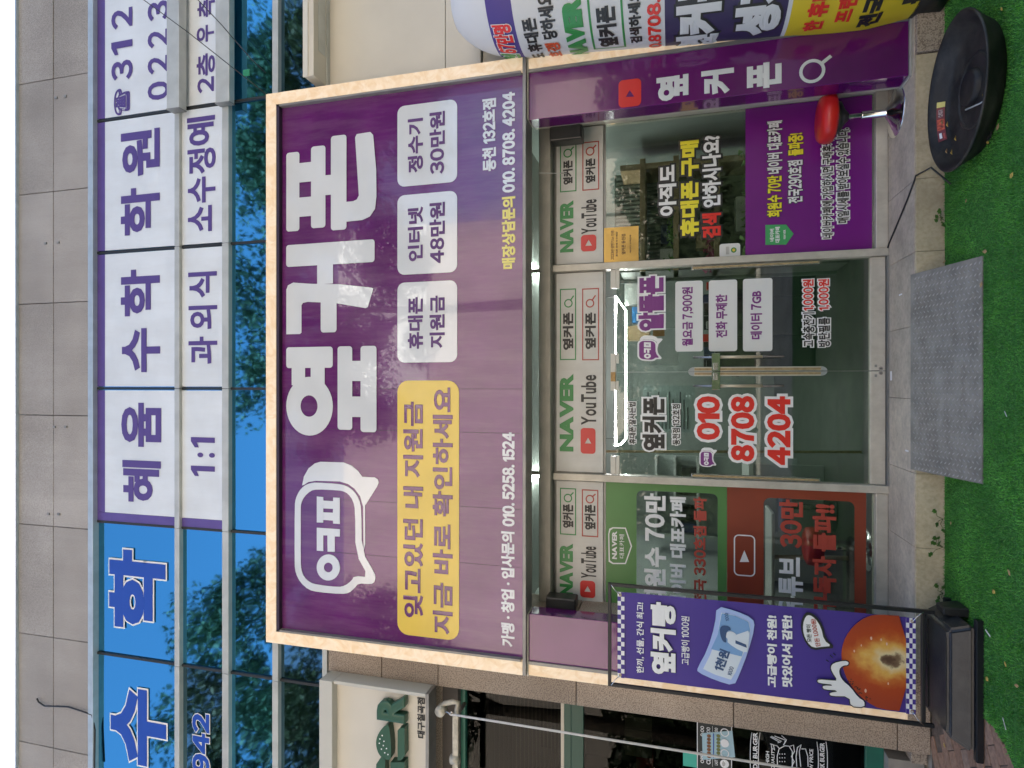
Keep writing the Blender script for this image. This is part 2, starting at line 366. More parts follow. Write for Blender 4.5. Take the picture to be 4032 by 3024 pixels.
def leafmat(name,a,b,sc=3.,trans=.3,rough=.6):
    m=bpy.data.materials.new(name); m.use_nodes=True; MATS[name]=m; nt=m.node_tree; p=nt.nodes['Principled BSDF']; p.inputs['Roughness'].default_value=rough
    tc=nt.nodes.new('ShaderNodeNewGeometry'); n=nt.nodes.new('ShaderNodeTexNoise'); n.inputs['Scale'].default_value=sc; n.inputs['Detail'].default_value=5; nt.links.new(tc.outputs['Position'],n.inputs['Vector'])
    r=nt.nodes.new('ShaderNodeValToRGB'); r.color_ramp.elements[0].color=(*a,1); r.color_ramp.elements[1].color=(*b,1); r.color_ramp.elements[0].position=.35; r.color_ramp.elements[1].position=.65
    nt.links.new(n.outputs['Fac'],r.inputs[0]); nt.links.new(r.outputs[0],p.inputs['Base Color'])
    if trans:
        t=nt.nodes.new('ShaderNodeBsdfTranslucent'); nt.links.new(r.outputs[0],t.inputs[0]); mx=nt.nodes.new('ShaderNodeMixShader'); mx.inputs[0].default_value=trans
        o=nt.nodes['Material Output']; nt.links.new(p.outputs[0],mx.inputs[1]); nt.links.new(t.outputs[0],mx.inputs[2]); nt.links.new(mx.outputs[0],o.inputs[0])
    return m
vv=vv[~((np.abs(vv[:,0,1]-3.79)<.006))]
bl=trimesh('turf_blades',vv,leafmat('turf blade',(.04,.19,.022),(.12,.42,.055),2.6,.15,.45)); bl['kind']='stuff'

# brick paving left of the turf, laid on the diagonal
pav=struct(mesh('brick_paving',[(-4.4,2.6,-.008),(-1.5,2.6,-.008),(-1.5,4.9,-.008),(-4.4,4.9,-.008)],[(0,1,2,3)],mat('paving sand',(.13,.10,.08),.9,noise=.3,nscale=40)))
m_br=[mat('paving brick %d'%i,c,.85,noise=.25,nscale=30,bump=.3,bscale=120) for i,c in enumerate([(.27,.16,.11),(.24,.145,.10),(.31,.19,.13),(.29,.20,.15)])]
ca,sa=math.cos(rad(33)),math.sin(rad(33)); nbk=0
tpn=tp
for i in range(-20,24):
    for j in range(-26,28):
        uu=(i+.5*(j%2))*.205; ww=j*.103
        cx=-2.6+uu*ca-ww*sa; cy=4.1+uu*sa+ww*ca
        if not(-3.15<cx<-1.62 and 3.45<cy<4.86): continue
        if bool(inside(np.array([cx]),np.array([cy]),[(-1.95,4.66),(-1.9,4.13),(-1.92,3.9),(-2.0,3.72),(-2.3,3.56),(-3.4,3.5),(-3.4,.5),(4,.5),(4,4.66)])[0]) : continue
        if cy>4.70 and cx>-2.55: continue
        nbk+=1
        bm=bmesh.new(); vsx=addbox(bm,(-.099,.099),(-.048,.048),(-.05,random.uniform(-.003,.002)),.003)
        bmesh.ops.rotate(bm,verts=bm.verts,matrix=Matrix.Rotation(rad(33)+random.uniform(-.008,.008),3,'Z')); bmesh.ops.translate(bm,verts=bm.verts,vec=(cx,cy,0))
        bmo('brick',bm,random.choice(m_br),pav)

# step in front of the shop
st=struct(box('shop_step',(-1.97,4.2),(4.69,5.6),(-.02,.158),m_joint))
ys=[-1.97]+[onz(x,y,.17).x for x,y in ((3602,2470),(3602,2154),(3605,1865),(3599,1571),(3602,1282),(3611,988),(3611,700))]+[2.25,2.7,3.3,3.9,4.2]
xs=sorted(ys)
# tread slabs run a little askew towards the door as in the photo
for a,b in zip(xs[:-1],xs[1:]):
    box('tile',(a+.0015,b-.0015),(4.70,5.42),(.12,.17),m_tread,st,.0015)
for a,b in zip(xs[:-1],xs[1:]):
    if a>2.2: continue
    box('tile',(a+.0015,b-.0015),(4.672,4.695),(-.02,.1685),m_tile,st,.0015)
for k in range(4): box('step_block',(2.26+k*.5,2.26+k*.5+.49),(4.66,4.70),(-.02,.166),m_gran2,st,.003)

# ============================================================= BUILDING
bd=thing('office_building','grey granite commercial building with mirrored blue window bands above the shops','building',(0,5,0))
topz=Zx(63,YW-.03)
box('wall_core',(-2.64,9),(5.02,5.25),(3.32,topz-.12),m_joint,bd); box('wall_core',(-9,-2.645),(5.02,5.25),(3.62,topz-.12),m_joint,bd)
m_dark=mat('dark interior wall',(.05,.06,.06),.9)
box('roof_slab',(-9,9),(4.95,16),(topz-.15,topz-.03),m_joint,bd)
box('side_wall',(-9,-8.8),(5.0,16),(0,topz-.2),m_joint,bd); box('side_wall',(8.8,9),(5.0,16),(0,topz-.2),m_joint,bd); box('rear_wall',(-9,9),(15.8,16),(0,topz-.2),m_joint,bd)
# granite rows
zr=[Zx(71,YW),Zx(210,YW),Zx(355,YW)]
gx=[on(71,y,YW)[0] for y in (-96,334,769,1199,1633,2062,2491,2917,3345)]; gx.sort()
gx=[gx[0]-1.6]+gx+[gx[-1]+1.6]
for zt,zb in ((zr[0],zr[1]),(zr[1],zr[2])):
    for a,b in zip(gx[:-1],gx[1:]):
        box('granite_panel',(a+.004,b-.004),(YW+random.uniform(-.002,.002),5.0),(zb+.004,zt-.004),m_gran,bd,.003)
for a,b in zip(gx[:-1],gx[1:]): box('roof_flashing',(a+.0004,b-.0004),(YW-.03,5.3),(zr[0]+.005,topz),m_blualu,bd)
# bolts left in the stone
for (x,y) in ((A.x(370),A.y(640)),(A.x(430),A.y(630)),(B.x(358),B.y(1130)),(B.x(432),B.y(1130)),(Cc.x(312),Cc.y(38)),(Cc.x(378),Cc.y(40)),(A.x(383),A.y(1585)),(A.x(300),A.y(1590))):
    X,Z=on(x,y,YW); box('anchor_stub',(X-.012,X+.012),(YW-.012,YW),(Z-.018,Z+.018),m_alud,bd,.003)
# window bands
band=[(380,383,'s'),]
wy=[-50,474,995,1529,2054,2574,3110]
wxs=sorted(on(386,y,YW)[0] for y in wy); wxs=[wxs[0]-1.5]+wxs+[wxs[-1]+1.5]
box('sill_rail',(-6.6,6.6),(YW-.035,5.0),(Zx(378,YW),Zx(358,YW)),m_blualu,bd,.003)
rows=[(383,693),(712,880),(905,1077),(1100,1273)]
for (a,b) in ((693,712),(880,905),(1077,1100),(1273,1292)):
    for u,v in zip(wxs[:-1],wxs[1:]): box('transom_rail',(u+.002,v-.002),(YW-.02,5.0),(Zx(b,YW),Zx(a,YW)),m_alu,bd,.003)
for ri,(a,b) in enumerate(rows):
    z1,z0=Zx(a,YW+.03),Zx(b,YW+.03)
    for u,v in zip(wxs[:-1],wxs[1:]):
        um=(u+v)/2
        mm=m_mirror2 if (ri==0 or (ri==1 and um<0 and um>-3.4) or ri==2) else m_mirror
        t=random.uniform(-.0012,.0012)
        box('window_pane',(u+.012,v-.012),(YW+.03+t,YW+.036+t),(z0+.004,z1-.004),mm,bd)
    for u in wxs[1:-1]: box('mullion',(u-.012,u+.012),(YW+.012,4.99),(z0,z1),m_gasket,bd)
# granite around the shops: fascia strip below the windows and the column on the left
zf=Zx(1292,4.89)
cols=[(-2.64,-1.90)]
jz=[0]+sorted(Zx(x,4.89) for x in (P3.x(1880),P3.x(580),G.x(540),U.x(1160),U.x(670)))+[zf]
for a,b in zip(jz[:-1],jz[1:]): box('granite_block',(-2.64,-1.9),(4.89,5.3),(a+.003,b-.003),m_gran2,bd,.004)
box('granite_block',(-2.75,-2.645),(4.95,5.3),(0,Zx(P3.x(1990),4.95)),m_gran2,bd,.004)
box('fascia_wall',(-6.5,-2.645),(5.0,5.3),(Zx(1740,5.0),zf),m_gran2,bd)
for x in ((2.66,2.72),): box('granite_block',x,(4.9,5.3),(0,3.3),m_gran2,bd,.004)
# shop room shells
m_int=mat('interior wall',(.27,.30,.285),.8,noise=.1,nscale=2); m_intf=mat('interior floor',(.07,.075,.068),.35,noise=.25,nscale=5); m_ceil=mat('interior ceiling',(.35,.37,.35),.8)
box('interior_wall',(-2.35,-2.3),(5.36,11),(.17,3.3),m_int,bd); box('interior_wall',(2.5,2.55),(5.36,11),(.17,3.3),m_int,bd); box('interior_wall',(-2.3,2.5),(10.6,10.65),(.17,3.3),m_int,bd)
box('interior_floor',(-2.35,2.55),(5.42,10.7),(.0,.165),m_intf,bd); box('interior_ceiling',(-2.35,2.55),(5.30,10.7),(3.24,3.31),m_ceil,bd)
box('floor_slab',(-9,9),(4.98,16),(3.9,3.98),m_joint,bd)
# broken cable on the parapet
cb=[(Cc.x(235),Cc.y(1215)),(Cc.x(240),Cc.y(1240)),(Cc.x(290),Cc.y(1262)),(Cc.x(370),Cc.y(1265)),(Cc.x(430),Cc.y(1272)),(Cc.x(520),Cc.y(1293)),(Cc.x(590),Cc.y(1318)),(Cc.x(600),Cc.y(1420)),(Cc.x(604),Cc.y(1659))]
tag(tube('loose_cable',[(on(x,y,4.875)[0],4.875+.01*math.sin(i*2),on(x,y,4.875)[1]) for i,(x,y) in enumerate(cb)],.008,m_blackm),'dark loose cable curling down the granite parapet above the left windows','cable')

# ---- maths academy sign on the window band
ac=thing('academy_window_sign','white window sign with violet lettering across the upper blue glass band','sign',(0,YW,6.5))
YV=YW+.02
zt,zb=Zx(415,YV),Zx(693,YV); z2t,z2b=Zx(713,YV),Zx(879,YV)
xl=on(500,2022,YV)[0]; xe=on(500,2066,YV)[0]
for u,v in zip(wxs[:-1],wxs[1:]):
    if v<xl+.1: continue
    u2=max(u+.02,xl)
    prism('film_panel',[[(u2,zb),(v-.02,zb),(v-.02,zt),(u2,zt)]],YV-.004,YV,m_white,ac)
    prism('film_panel',[[(u2,z2b),(v-.02,z2b),(v-.02,z2t),(u2,z2t)]],YV-.004,YV,m_white,ac)
    prism('border_strip',[[(u2,zt+.002),(v-.02,zt+.002),(v-.02,Zx(385,YV)),(u2,Zx(385,YV))]],YV-.004,YV,m_violet,ac)
prism('border_strip',[[(xe,zb),(xl-.003,zb),(xl-.003,Zx(385,YV)),(xe,Zx(385,YV))]],YV-.004,YV,m_violet,ac)
prism('border_strip',[[(xe,z2b),(xl-.003,z2b),(xl-.003,z2t),(xe,z2t)]],YV-.004,YV,m_violet,ac)
YL=YV-.006
def R4(s,R,xt,xb,yl,yr,Y,m,p,**k): return T(s,R.x(xt),R.x(xb),R.y(yl),R.y(yr),Y,m,p,**k)
for s,R,a,b,c,d in (("혜",B,800,1052,1622,1350),("윰",B,793,1054,1260,972),("수",B,797,1047,772,485),("학",B,790,1045,405,100),("학",A,790,1045,1532,1225),("원",A,790,1045,1150,850),
    ("☎",A,745,850,752,578),("3",A,728,868,524,395),("1",A,728,866,355,268),("2",A,728,866,187,57),("0",A,965,1105,652,533),("2",A,965,1105,480,368),("2",A,965,1105,310,197),("3",A,965,1105,135,8)):
    R4(s,R,a,b,c,d,YL,m_lilac,ac,bold=.032)
for s,R,a,b,c,d in (("1",B,1248,1405,1452,1385),(":",B,1290,1405,1330,1298),("1",B,1248,1405,1265,1198),("과",B,1232,1420,718,540),("외",B,1232,1420,492,337),("식",B,1230,1418,285,117),("소",A,1228,1385,1515,1345),("수",A,1228,1408,1325,1155),("정",A,1225,1410,1135,970),("예",A,1222,1405,950,762),
    ("2",A,1290,1398,607,505),("층",A,1285,1405,495,350),("우",A,1285,1398,275,165),("측",A,1290,1405,112,-5)):
    R4(s,R,a,b,c,d,YL,m_lilac,ac,bold=.028)
bl_=thing('blue_window_lettering','big blue letters with white edges on the upper left window glass','sign',(-3,YW,6.5))
R4("학",Cc,698,1058,772,272,YV,m_blue,bl_,bold=.045,out=m_wh,outw=.065)
R4("수",Cc,708,1062,1638,1155,YV,m_blue,bl_,bold=.045,out=m_wh,outw=.065)
b9=tag(R4("942",Cc,1228,1338,1690,1310,YV,m_blue,None,bold=.045,out=m_wh,outw=.075,name='number_lettering'),'small blue 942 with white edges on the second window row at far left','sign')
for o in list(SC.objects):
    if o.name.startswith('number_lettering') and o is not b9: o.parent=b9; o.name='letter_edge'

# ---- projecting grey sunshade boxes top right
for (xt,xm,Yf,lab) in ((656,705,4.785,'upper grey projecting metal box over the phone number window'),(848,902,4.805,'lower grey projecting metal box beneath the upper one at top right')):
    t=thing('sunshade_box',lab,'metal box',(3.5,4.85,Zx(xm,Yf)),'grey metal boxes on the facade at top right')
    box('box_body',(2.69,4.6),(Yf,YW-.022),(Zx(xm,Yf),Zx(xt,Yf)),m_alu,t,.004); box('end_cap',(2.684,2.692),(Yf-.004,YW-.022),(Zx(xm,Yf)-.003,Zx(xt,Yf)+.003),m_alud,t)
for pts,lab in (([(A.x(940),A.y(0),4.55),(A.x(1230),A.y(212),4.55),(A.x(1495),A.y(422),4.6),(A.x(1735),A.y(612),4.69)],'thin dark cable crossing the phone number window down to the purple sign corner'),
            ([(A.x(1285),A.y(-10),4.55),(A.x(1450),A.y(165),4.6),(A.x(1640),A.y(385),4.7),(A.x(1735),A.y(475),4.78)],'thin dark cable right of the other one, crossing the lower grey box')):
    w=[(on(x,y,Y)[0],Y,on(x,y,Y)[1]) for x,y,Y in pts]; a=Vector(w[0])-Vector(w[1]); w=[tuple(Vector(w[0])+a*6)]+w
    tag(tube('overhead_cable',w,.0045,m_blackm,seg=6),lab,'cable','overhead cables at top right')
X,Z=on(A.x(1612),A.y(478),4.68); tag(box('cable_tag',(X-.03,X+.03),(4.67,4.68),(Z-.035,Z+.035),mat('green tag',(.02,.25,.12),.5),None,.003),'small green tag hanging on the cable by the upper right windows','tag')

# ---- beige blank sign box on the right
bb=thing('blank_sign_box','wide blank beige metal sign box right of the purple sign','sign box',(4,4.94,3.9))
zb_=Zx(E.x(390),4.68)
box('face_panel',(2.74,6),(4.93,5.0),(Zx(E.x(1248),4.93),zb_),m_beige,bb,.002)
box('face_panel',(2.74,6),(4.93,5.0),(Zx(E.x(1480),4.93),Zx(E.x(1252),4.93)),m_beige,bb,.002)
box('lower_panel',(2.70,6),(4.97,5.05),(2.2,Zx(E.x(1486),4.93)),m_beige,bb,.002)
box('top_rail',(2.74,6),(4.68,4.99),(zb_,Zx(E.x(325),4.68)),m_beige,bb,.005); box('rail_cap',(2.735,6),(4.672,4.68),(zb_+.055,Zx(E.x(325),4.68)+.004),mat('cream metal',(.62,.60,.53),.45),bb)
box('hatch',(3.0,3.6),(4.75,4.86),(zb_-.004,zb_-.001),m_alu,bb); box('side_return',(2.66,2.74),(4.93,5.0),(2.9,zb_),m_beige,bb)
box('right_shop_wall',(2.72,6.5),(5.2,5.3),(0,4.9),m_dark,bd)

# ============================================================= MAIN SIGN
sg=thing('main_shop_sign','huge purple shop sign with giant white lettering and gold lit edges','sign',(.15,4.8,4))
zt,zb=5.36,2.945; xl_,xr_=-2.355,2.645; w_=.105
wi=.008
prism('lit_edge',[[(xl_,zt),(xr_,zt),(xr_-w_,zt-w_),(xl_+w_,zt-w_)]],YS,YS+.05,m_led,sg)
prism('lit_edge',[[(xl_,zb+.003),(xl_,zt-.002),(xl_+w_,zt-w_-.002),(xl_+w_,zb+.003)]],YS,YS+.05,m_led,sg)
prism('lit_edge',[[(xr_,zb+.003),(xr_,zt-.002),(xr_-w_,zt-w_-.002),(xr_-w_,zb+.003)]],YS,YS+.05,m_led,sg)
for (xa,xb) in ((xl_+w_,xl_+w_+.018),(xr_-w_-.018,xr_-w_)): box('inner_lip',(xa+.0005,xb-.0005),(YS+.004,YSF+.005),(zb+.02,zt-w_),m_alud,sg)
box('inner_lip',(xl_+w_,xr_-w_),(YS+.004,YSF+.005),(zt-w_-.03,zt-w_-.001),m_lip,sg)  # near-black colour carries the shade under the top edge
box('box_body',(xl_+.01,xr_-.01),(YS+.051,4.89),(zb+.03,zt-.01),m_alud,sg)
box('sign_face',(xl_+w_+.015,xr_-w_-.015),(YSF,YSF+.01),(zb+.012,zt-w_-.02),m_sign,sg)
box('bottom_trim',(xl_,xr_),(YS-.006,YS+.21),(zb-.028,zb),m_alud,sg,.003)
# film seams
for y in (F and 1531,1700,1990,2210):
    X=on(1750,y,YSF)[0]; box('film_seam',(X-.0015,X+.0015),(YSF-.001,YSF+.001),(zb+.02,zt-w_-.5 if y>1600 else zt-1.1),m_lip,sg)
YT=YSF-.001
lg=None
# giant letters drawn from strokes
def glyphbox(xt,xb,yl,yr):
    x0,z0,x1,z1=pxbox(xt,xb,yl,yr,YT); return lambda a,b:(x0+(x1-x0)*a, z1-(z1-z0)*b), (x1-x0), (z1-z0)
cnt=[0]
def stroke(gb,a0,a1,b0,b1,r=.028,parent=None):
    f,wx,wz=gb; x0,z1=f(a0,b0); x1,z0=f(a1,b1); cnt[0]+=1
    return rr(x0,z0,x1,z1,r*1.0)
def build_letter(loopsets,parent,name='letter'):
    # every stroke a thin plate, a fraction of a millimetre apart, joined into one letter
    vs_=[];fs=[]
    for i,loops in enumerate(loopsets):
        flat=[p for l in loops for p in l]; tris=tessellate_polygon([[Vector((p[0],p[1],0)) for p in l] for l in loops]); o=len(vs_)
        y=YT-.004-.0007*i
        vs_+= [(p[0],y,p[1]) for p in flat]; fs+=[tuple(k+o for k in t) for t in tris]
    me=bpy.data.meshes.new(name); me.from_pydata(vs_,[],fs); me.update()
    return link(name,me,m_wh2,parent)
g1=glyphbox(Fg.x(213),Fg.x(803),Fg.y(1193),Fg.y(605)); f=g1[0]
cx,cz=f(.335,.263); rx=g1[1]*.33; rz=g1[2]*.263
build_letter([[ell(cx,cz,rx,rz),ell(*f(.337,.26),g1[1]*.12,g1[2]*.096)],[stroke(g1,.765,1,0,.525)],[stroke(g1,.57,.80,.063,.216,.004)],[stroke(g1,.57,.80,.28,.437,.004)],
  [stroke(g1,.08,1,.58,.74)],[stroke(g1,.06,1,.83,1)],[stroke(g1,.617,.838,.70,.87,.004)],[stroke(g1,.223,.447,.70,.87,.004)]],sg)
g2=glyphbox(Fg.x(213),Fg.x(790),Fg.y(518),Fg.y(-76)); f=g2[0]
kk=[(0,0),(.50,0),(.55,.02),(.577,.08),(.553,.30),(.535,.60),(.480,.965),(.470,.985),(.272,.925),(.262,.90),(.33,.56),(.355,.25),(.345,.195),(.32,.178),(.015,.178),(0,.16)]
build_letter([[[f(a,b) for a,b in kk]],[stroke(g2,.01,.46,.40,.58)],[stroke(g2,.545,.80,.36,.54,.004)],[stroke(g2,.755,1,0,1)]],sg)
g3=glyphbox(E.x(213),E.x(803),E.y(1507),E.y(892)); f=g3[0]
nn=[(.08,.66),(.30,.66),(.30,.765),(.335,.81),(.985,.79),(1.0,.81),(1.0,.93),(.98,.955),(.60,.995),(.30,1.0),(.17,.975),(.10,.91),(.08,.84)]
nn=[(.08,.66),(.29,.66),(.29,.75),(.305,.79),(.345,.812),(.955,.772),(.99,.79),(.995,.935),(.96,.965),(.6,.997),(.32,1.0),(.19,.985),(.115,.93),(.085,.85)]
build_letter([[stroke(g3,.024,.878,0,.15)],[stroke(g3,.04,.914,.283,.444)],[stroke(g3,.173,.381,.12,.32,.004)],[stroke(g3,.543,.752,.12,.32,.004)],[stroke(g3,.381,.592,.40,.53,.004)],[stroke(g3,0,1,.507,.678)],[[f(a,b) for a,b in nn]]],sg)
# speech bubble logo
def SP(pts): return [on(S.x(x),S.y(y),YT) for x,y in pts]
outer=[(170,660),(180,590),(215,510),(270,450),(330,422),(400,412),(640,428),(730,448),(810,500),(870,590),(895,700),(900,1160),(1040,1400),(1050,1450),(1035,1500),(1000,1520),(860,1510),(820,1565),(760,1615),(680,1628),(420,1605),(320,1580),(230,1500),(180,1400),(168,1300)]
inner=[(235,1280),(240,1360),(270,1440),(330,1500),(410,1525),(640,1553),(720,1535),(790,1480),(818,1430),(975,1443),(830,1180),(828,720),(805,610),(750,535),(690,505),(620,498),(410,487),(340,505),(270,570),(240,640),(235,700)]
prism('logo_bubble',[SP(smoothloop(outer,1)),SP(smoothloop(inner,1))],YT-.004,YT,m_wh2,sg)
back=[(250,445),(270,350),(320,260),(390,205),(450,188),(700,195),(790,230),(860,290),(905,352),(1040,358),(1075,380),(1083,415),(1065,460),(935,665),(937,1080),(920,1155),(915,680),(880,560),(820,480),(750,430),(660,402),(400,395),(320,408),(270,440)]
prism('logo_bubble',[SP(back)],YT-.004,YT,m_wh2,sg)
prism('letter',[SP(ell(535,1338,126,142)),SP(ell(535,1338,48,53))],YT-.004,YT,m_wh2,sg)
prism('letter',[SP([(410,905),(662,922),(660,1002),(605,1000),(605,1168),(527,1165),(525,990),(480,988),(480,1160),(410,1155)])],YT-.004,YT,m_wh2,sg)
prism('letter',[SP([(410,565),(480,572),(482,610),(588,616),(588,577),(660,580),(660,865),(588,860),(586,828),(480,820),(480,850),(410,848)]),SP([(480,695),(587,700),(585,742),(480,737)])],YT-.004,YT,m_wh2,sg)
# yellow and white labels
yb=card('yellow_label',Fg.x(938),Fg.x(1340),D.y(825),Fg.y(827),YT,m_yel,sg,.10)
T("잊고있던 내 지원금",S2.x(172),S2.x(325),S2.y(1430),Fg.y(965),YT-.004,m_sign,sg,bold=.032)
T("지금 바로 확인하세요",S2.x(398),S2.x(552),S2.y(1555),Fg.y(872),YT-.004,m_sign,sg,bold=.032)
m_lt=mat('dark violet lettering',(.10,.035,.17),.4)
for (yl,yr,s1,a1,b1,s2,a2,b2) in ((Fg.y(708),Fg.y(180),"휴대폰",Fg.y(620),Fg.y(282),"지원금",Fg.y(615),Fg.y(272)),(Fg.y(128),E.y(1262),"인터넷",Fg.y(48),E.y(1352),"48만원",Fg.y(60),E.y(1322)),(E.y(1205),E.y(672),"정수기",E.y(1128),E.y(775),"30만원",E.y(1138),E.y(730))):
    card('white_label',Fg.x(938),Fg.x(1328),yl,yr,YT,m_wh2,sg,.065)
    T(s1,Fg.x(1005),Fg.x(1105),a1,b1,YT-.004,m_lt,sg,bold=.035); T(s2,Fg.x(1147),Fg.x(1247),a2,b2,YT-.004,m_lt,sg,bold=.035)
R4("동천 132호점",E,1492,1583,1118,645,YT,m_wh2,sg,bold=.045)
T("매장상담문의",E.x(1620),E.x(1708),Fg.y(98),E.y(1285),YT,m_yel3,sg,bold=.045)
R4("010. 8708. 4204",E,1622,1706,1258,603,YT,m_wh2,sg,bold=.055)
T("가맹 · 창업 · 입사문의",D.x(1577),D.x(1663),D.y(884),D.y(150),YT,m_wh2,sg,bold=.045)
T("010. 5258. 1524",Fg.x(1622),Fg.x(1704),D.y(118),Fg.y(1165),YT,m_wh2,sg,bold=.055)

# ============================================================= PILLAR BOXES
def pillar(name,label,x0,x1,xs0,xs1,zb,cat='sign box'):
    t=thing(name,label,cat,((x0+x1)/2,YP,zb)); zt=2.905
    box('box_face',(x0,x1),(YP,4.92),(zb,zt),m_pill,t,.006)
    a,b=min(xs0,xs1),max(xs0,xs1)
    box('lit_edge',(a+.004,b),(YP-.012,4.90),(zb+.01,zt),m_led,t,.004)
    e=x1 if xs0>=x1-.01 else x0
    box('edge_trim',(min(xs0,e)-.010,max(xs0,e)+.010),(YP-.016,YP+.02),(zb,zt),m_alud,t)
    box('top_trim',(min(x0,a),max(x1,b)),(YP-.02,4.90),(zt+.001,zt+.010),mat('cream metal',(.62,.60,.53),.45),t)
    return t
pr=pillar('right_pillar_sign','tall purple box right of the door with white lettering and red play badge',2.151,2.54,2.545,2.645,.185,'sign')
box('bottom_trim',(2.14,2.55),(YP-.012,4.93),(.172,.184),m_alu,pr)
pl=pillar('pillar_box','plain purple box at the left side of the shopfront behind the banner',-2.262,-1.87,-2.267,-2.372,.185)
YQ=YP-.001
R4("옆",J,1078,1310,728,550,YQ,m_wh2,pr,bold=.05); R4("커",J,1403,1640,685,505,YQ,m_wh2,pr,bold=.05); R4("폰",K,234,460,577,410,YQ,m_wh2,pr,bold=.05)
x0,z0,x1,z1=pxbox(J.x(803),J.x(967),J.y(775),J.y(577),YQ)
tri=[on(J.x(855),J.y(705),YQ),on(J.x(918),J.y(702),YQ),on(J.x(884),J.y(655),YQ)]
m_redf=mat('red badge film',(.60,.02,.02),.25)
prism('play_badge',[rr(x0,z0,x1,z1,.035),tri],YQ-.003,YQ,m_redf,pr)
def magnifier(cx,cy,Rg_,rpx,w,hx,hy,Y,m,parent):
    X,Z=on(Rg_.x(cx),Rg_.y(cy),Y); X2,Z2=on(Rg_.x(cx),Rg_.y(cy)+rpx/Rg_.k,Y); r=abs(X-X2)
    prism('search_ring',[ell(X,Z,r,r,28),ell(X,Z,r-w,r-w,28)],Y-.002,Y,m,parent)
    hX,hZ=on(Rg_.x(hx),Rg_.y(hy),Y); d=Vector((hX-X,hZ-Z)); d.normalize(); n=Vector((-d.y,d.x))*w*.55
    s=Vector((X,Z))+d*(r-w*.5); e=Vector((hX,hZ)); prism('search_handle',[[tuple(s+n),tuple(s-n),tuple(e-n),tuple(e+n)]],Y-.0026,Y-.0004,m,parent)
magnifier(660,465,K,78,.022,783,366,YQ,m_wh2,pr)

# ============================================================= SHOPFRONT
sf=thing('shopfront','glazed aluminium shopfront with double glass doors and white header panels','shopfront',(.1,YD,.17))
zB=Zx(3483,YD); zH=Zx(2136,YD); zP=Zx(2180,YD); zPb=Zx(2376,YD); z_top=3.235
XL,XR=-2.09,2.265; ML=(-.845,-.785); MR=(.99,1.048)
box('header_beam',(XL-.2,XR+.2),(5.12,5.33),(zP,zH),mat('grey header metal',(.40,.38,.34),.45,.2,noise=.1),sf,.004)
box('header_glass',(XL-.2,XR+.2),(5.27,5.276),(zH+.002,z_top),m_glass,sf)
for X in (-.8,1.02): box('mullion',(X-.015,X+.015),(5.25,5.3),(zH+.003,z_top),m_frame,sf)
for x in (ML,MR): box('mullion',x,(5.20,5.32),(.17,zP-.002),m_frame,sf,.004)
box('side_jamb',(XL-.06,XL),(5.20,5.32),(.17,zP-.002),m_frame,sf,.004); box('side_jamb',(XR,XR+.03),(5.20,5.32),(.17,zP-.002),m_frame,sf,.004)
box('reveal',(XR+.031,XR+.10),(4.93,5.32),(.171,zP-.002),m_frame,sf,.003); box('reveal',(XL-.20,XL-.061),(4.93,5.32),(.171,zP-.002),m_frame,sf,.003)
box('reveal_groove',(2.155,2.162),(4.921,4.93),(.171,2.9),m_alud,sf)
box('reveal',(2.165,XR+.03),(4.925,4.985),(.171,2.90),m_frame,sf,.004)
spans=[(XL,ML[0]),(ML[1],MR[0]),(MR[1],XR)]
for i,(a,b) in enumerate(spans):
    box('header_panel',(a+.012,b-.012),(5.245,5.265),(zPb,zP-.03),m_panel,sf,.002)
    box('panel_frame',(a+.001,b-.001),(5.262,5.30),(zPb-.02,zP-.003),m_alud,sf)
for (a,b) in (spans[0],spans[2]):
    box('bottom_rail',(a+.001,b-.001),(5.21,5.31),(.172,Zx(3439,YD)),m_frame,sf,.005)
    box('window_pane',(a+.001,b-.001),(5.262,5.268),(Zx(3439,YD)+.001,zPb-.022),m_glass,sf)
box('threshold',(spans[1][0]+.001,spans[1][1]-.001),(5.19,5.35),(.168,.180),m_alud,sf)
YF=5.243
def transom(nav,icon,yt,gb,rb,gt,rt,mg,mr):
    T("NAVER",*nav,YF,m_gre,sf,bold=.06)
    x0,z0,x1,z1=pxbox(*icon,YF); cx=(x0+x1)/2; cz=(z0+z1)/2; h=(z1-z0)*.22
    prism('play_badge',[rr(x0,z0,x1,z1,(z1-z0)*.22),[(cx-h*.8,cz-h),(cx+h,cz),(cx-h*.8,cz+h)]],YF-.003,YF,mat('red badge',(.62,.04,.035),.35),sf)
    T("YouTube",*yt,YF,m_black,sf,bold=.022)
    outline('search_box',*gb,YF,.009,m_gre,sf); outline('search_box',*rb,YF,.009,m_red2,sf)
    T("옆커폰",*gt,YF,m_black,sf,bold=.045); T("옆커폰",*rt,YF,m_black,sf,bold=.045)
    for (Rr,cx,cy,hx,hy,m) in ((*mg,m_gre),(*mr,m_red2)): magnifier(cx,cy,Rr,28 if Rr is not J else 32,.010,hx,hy,YF,m,sf)
transom((H.x(338),H.x(428),H.y(460),I.y(1280)),(H.x(475),H.x(572),H.y(475),H.y(308)),(H.x(478),H.x(578),H.y(288),I.y(1288)),(I.x(340),I.x(445),I.y(1190),I.y(725)),(I.x(485),I.x(595),I.y(1192),I.y(722)),
   (I.x(358),I.x(428),I.y(1125),I.y(880)),(I.x(503),I.x(575),I.y(1120),I.y(880)),(I,395,820,430,770),(I,536,820,572,768))
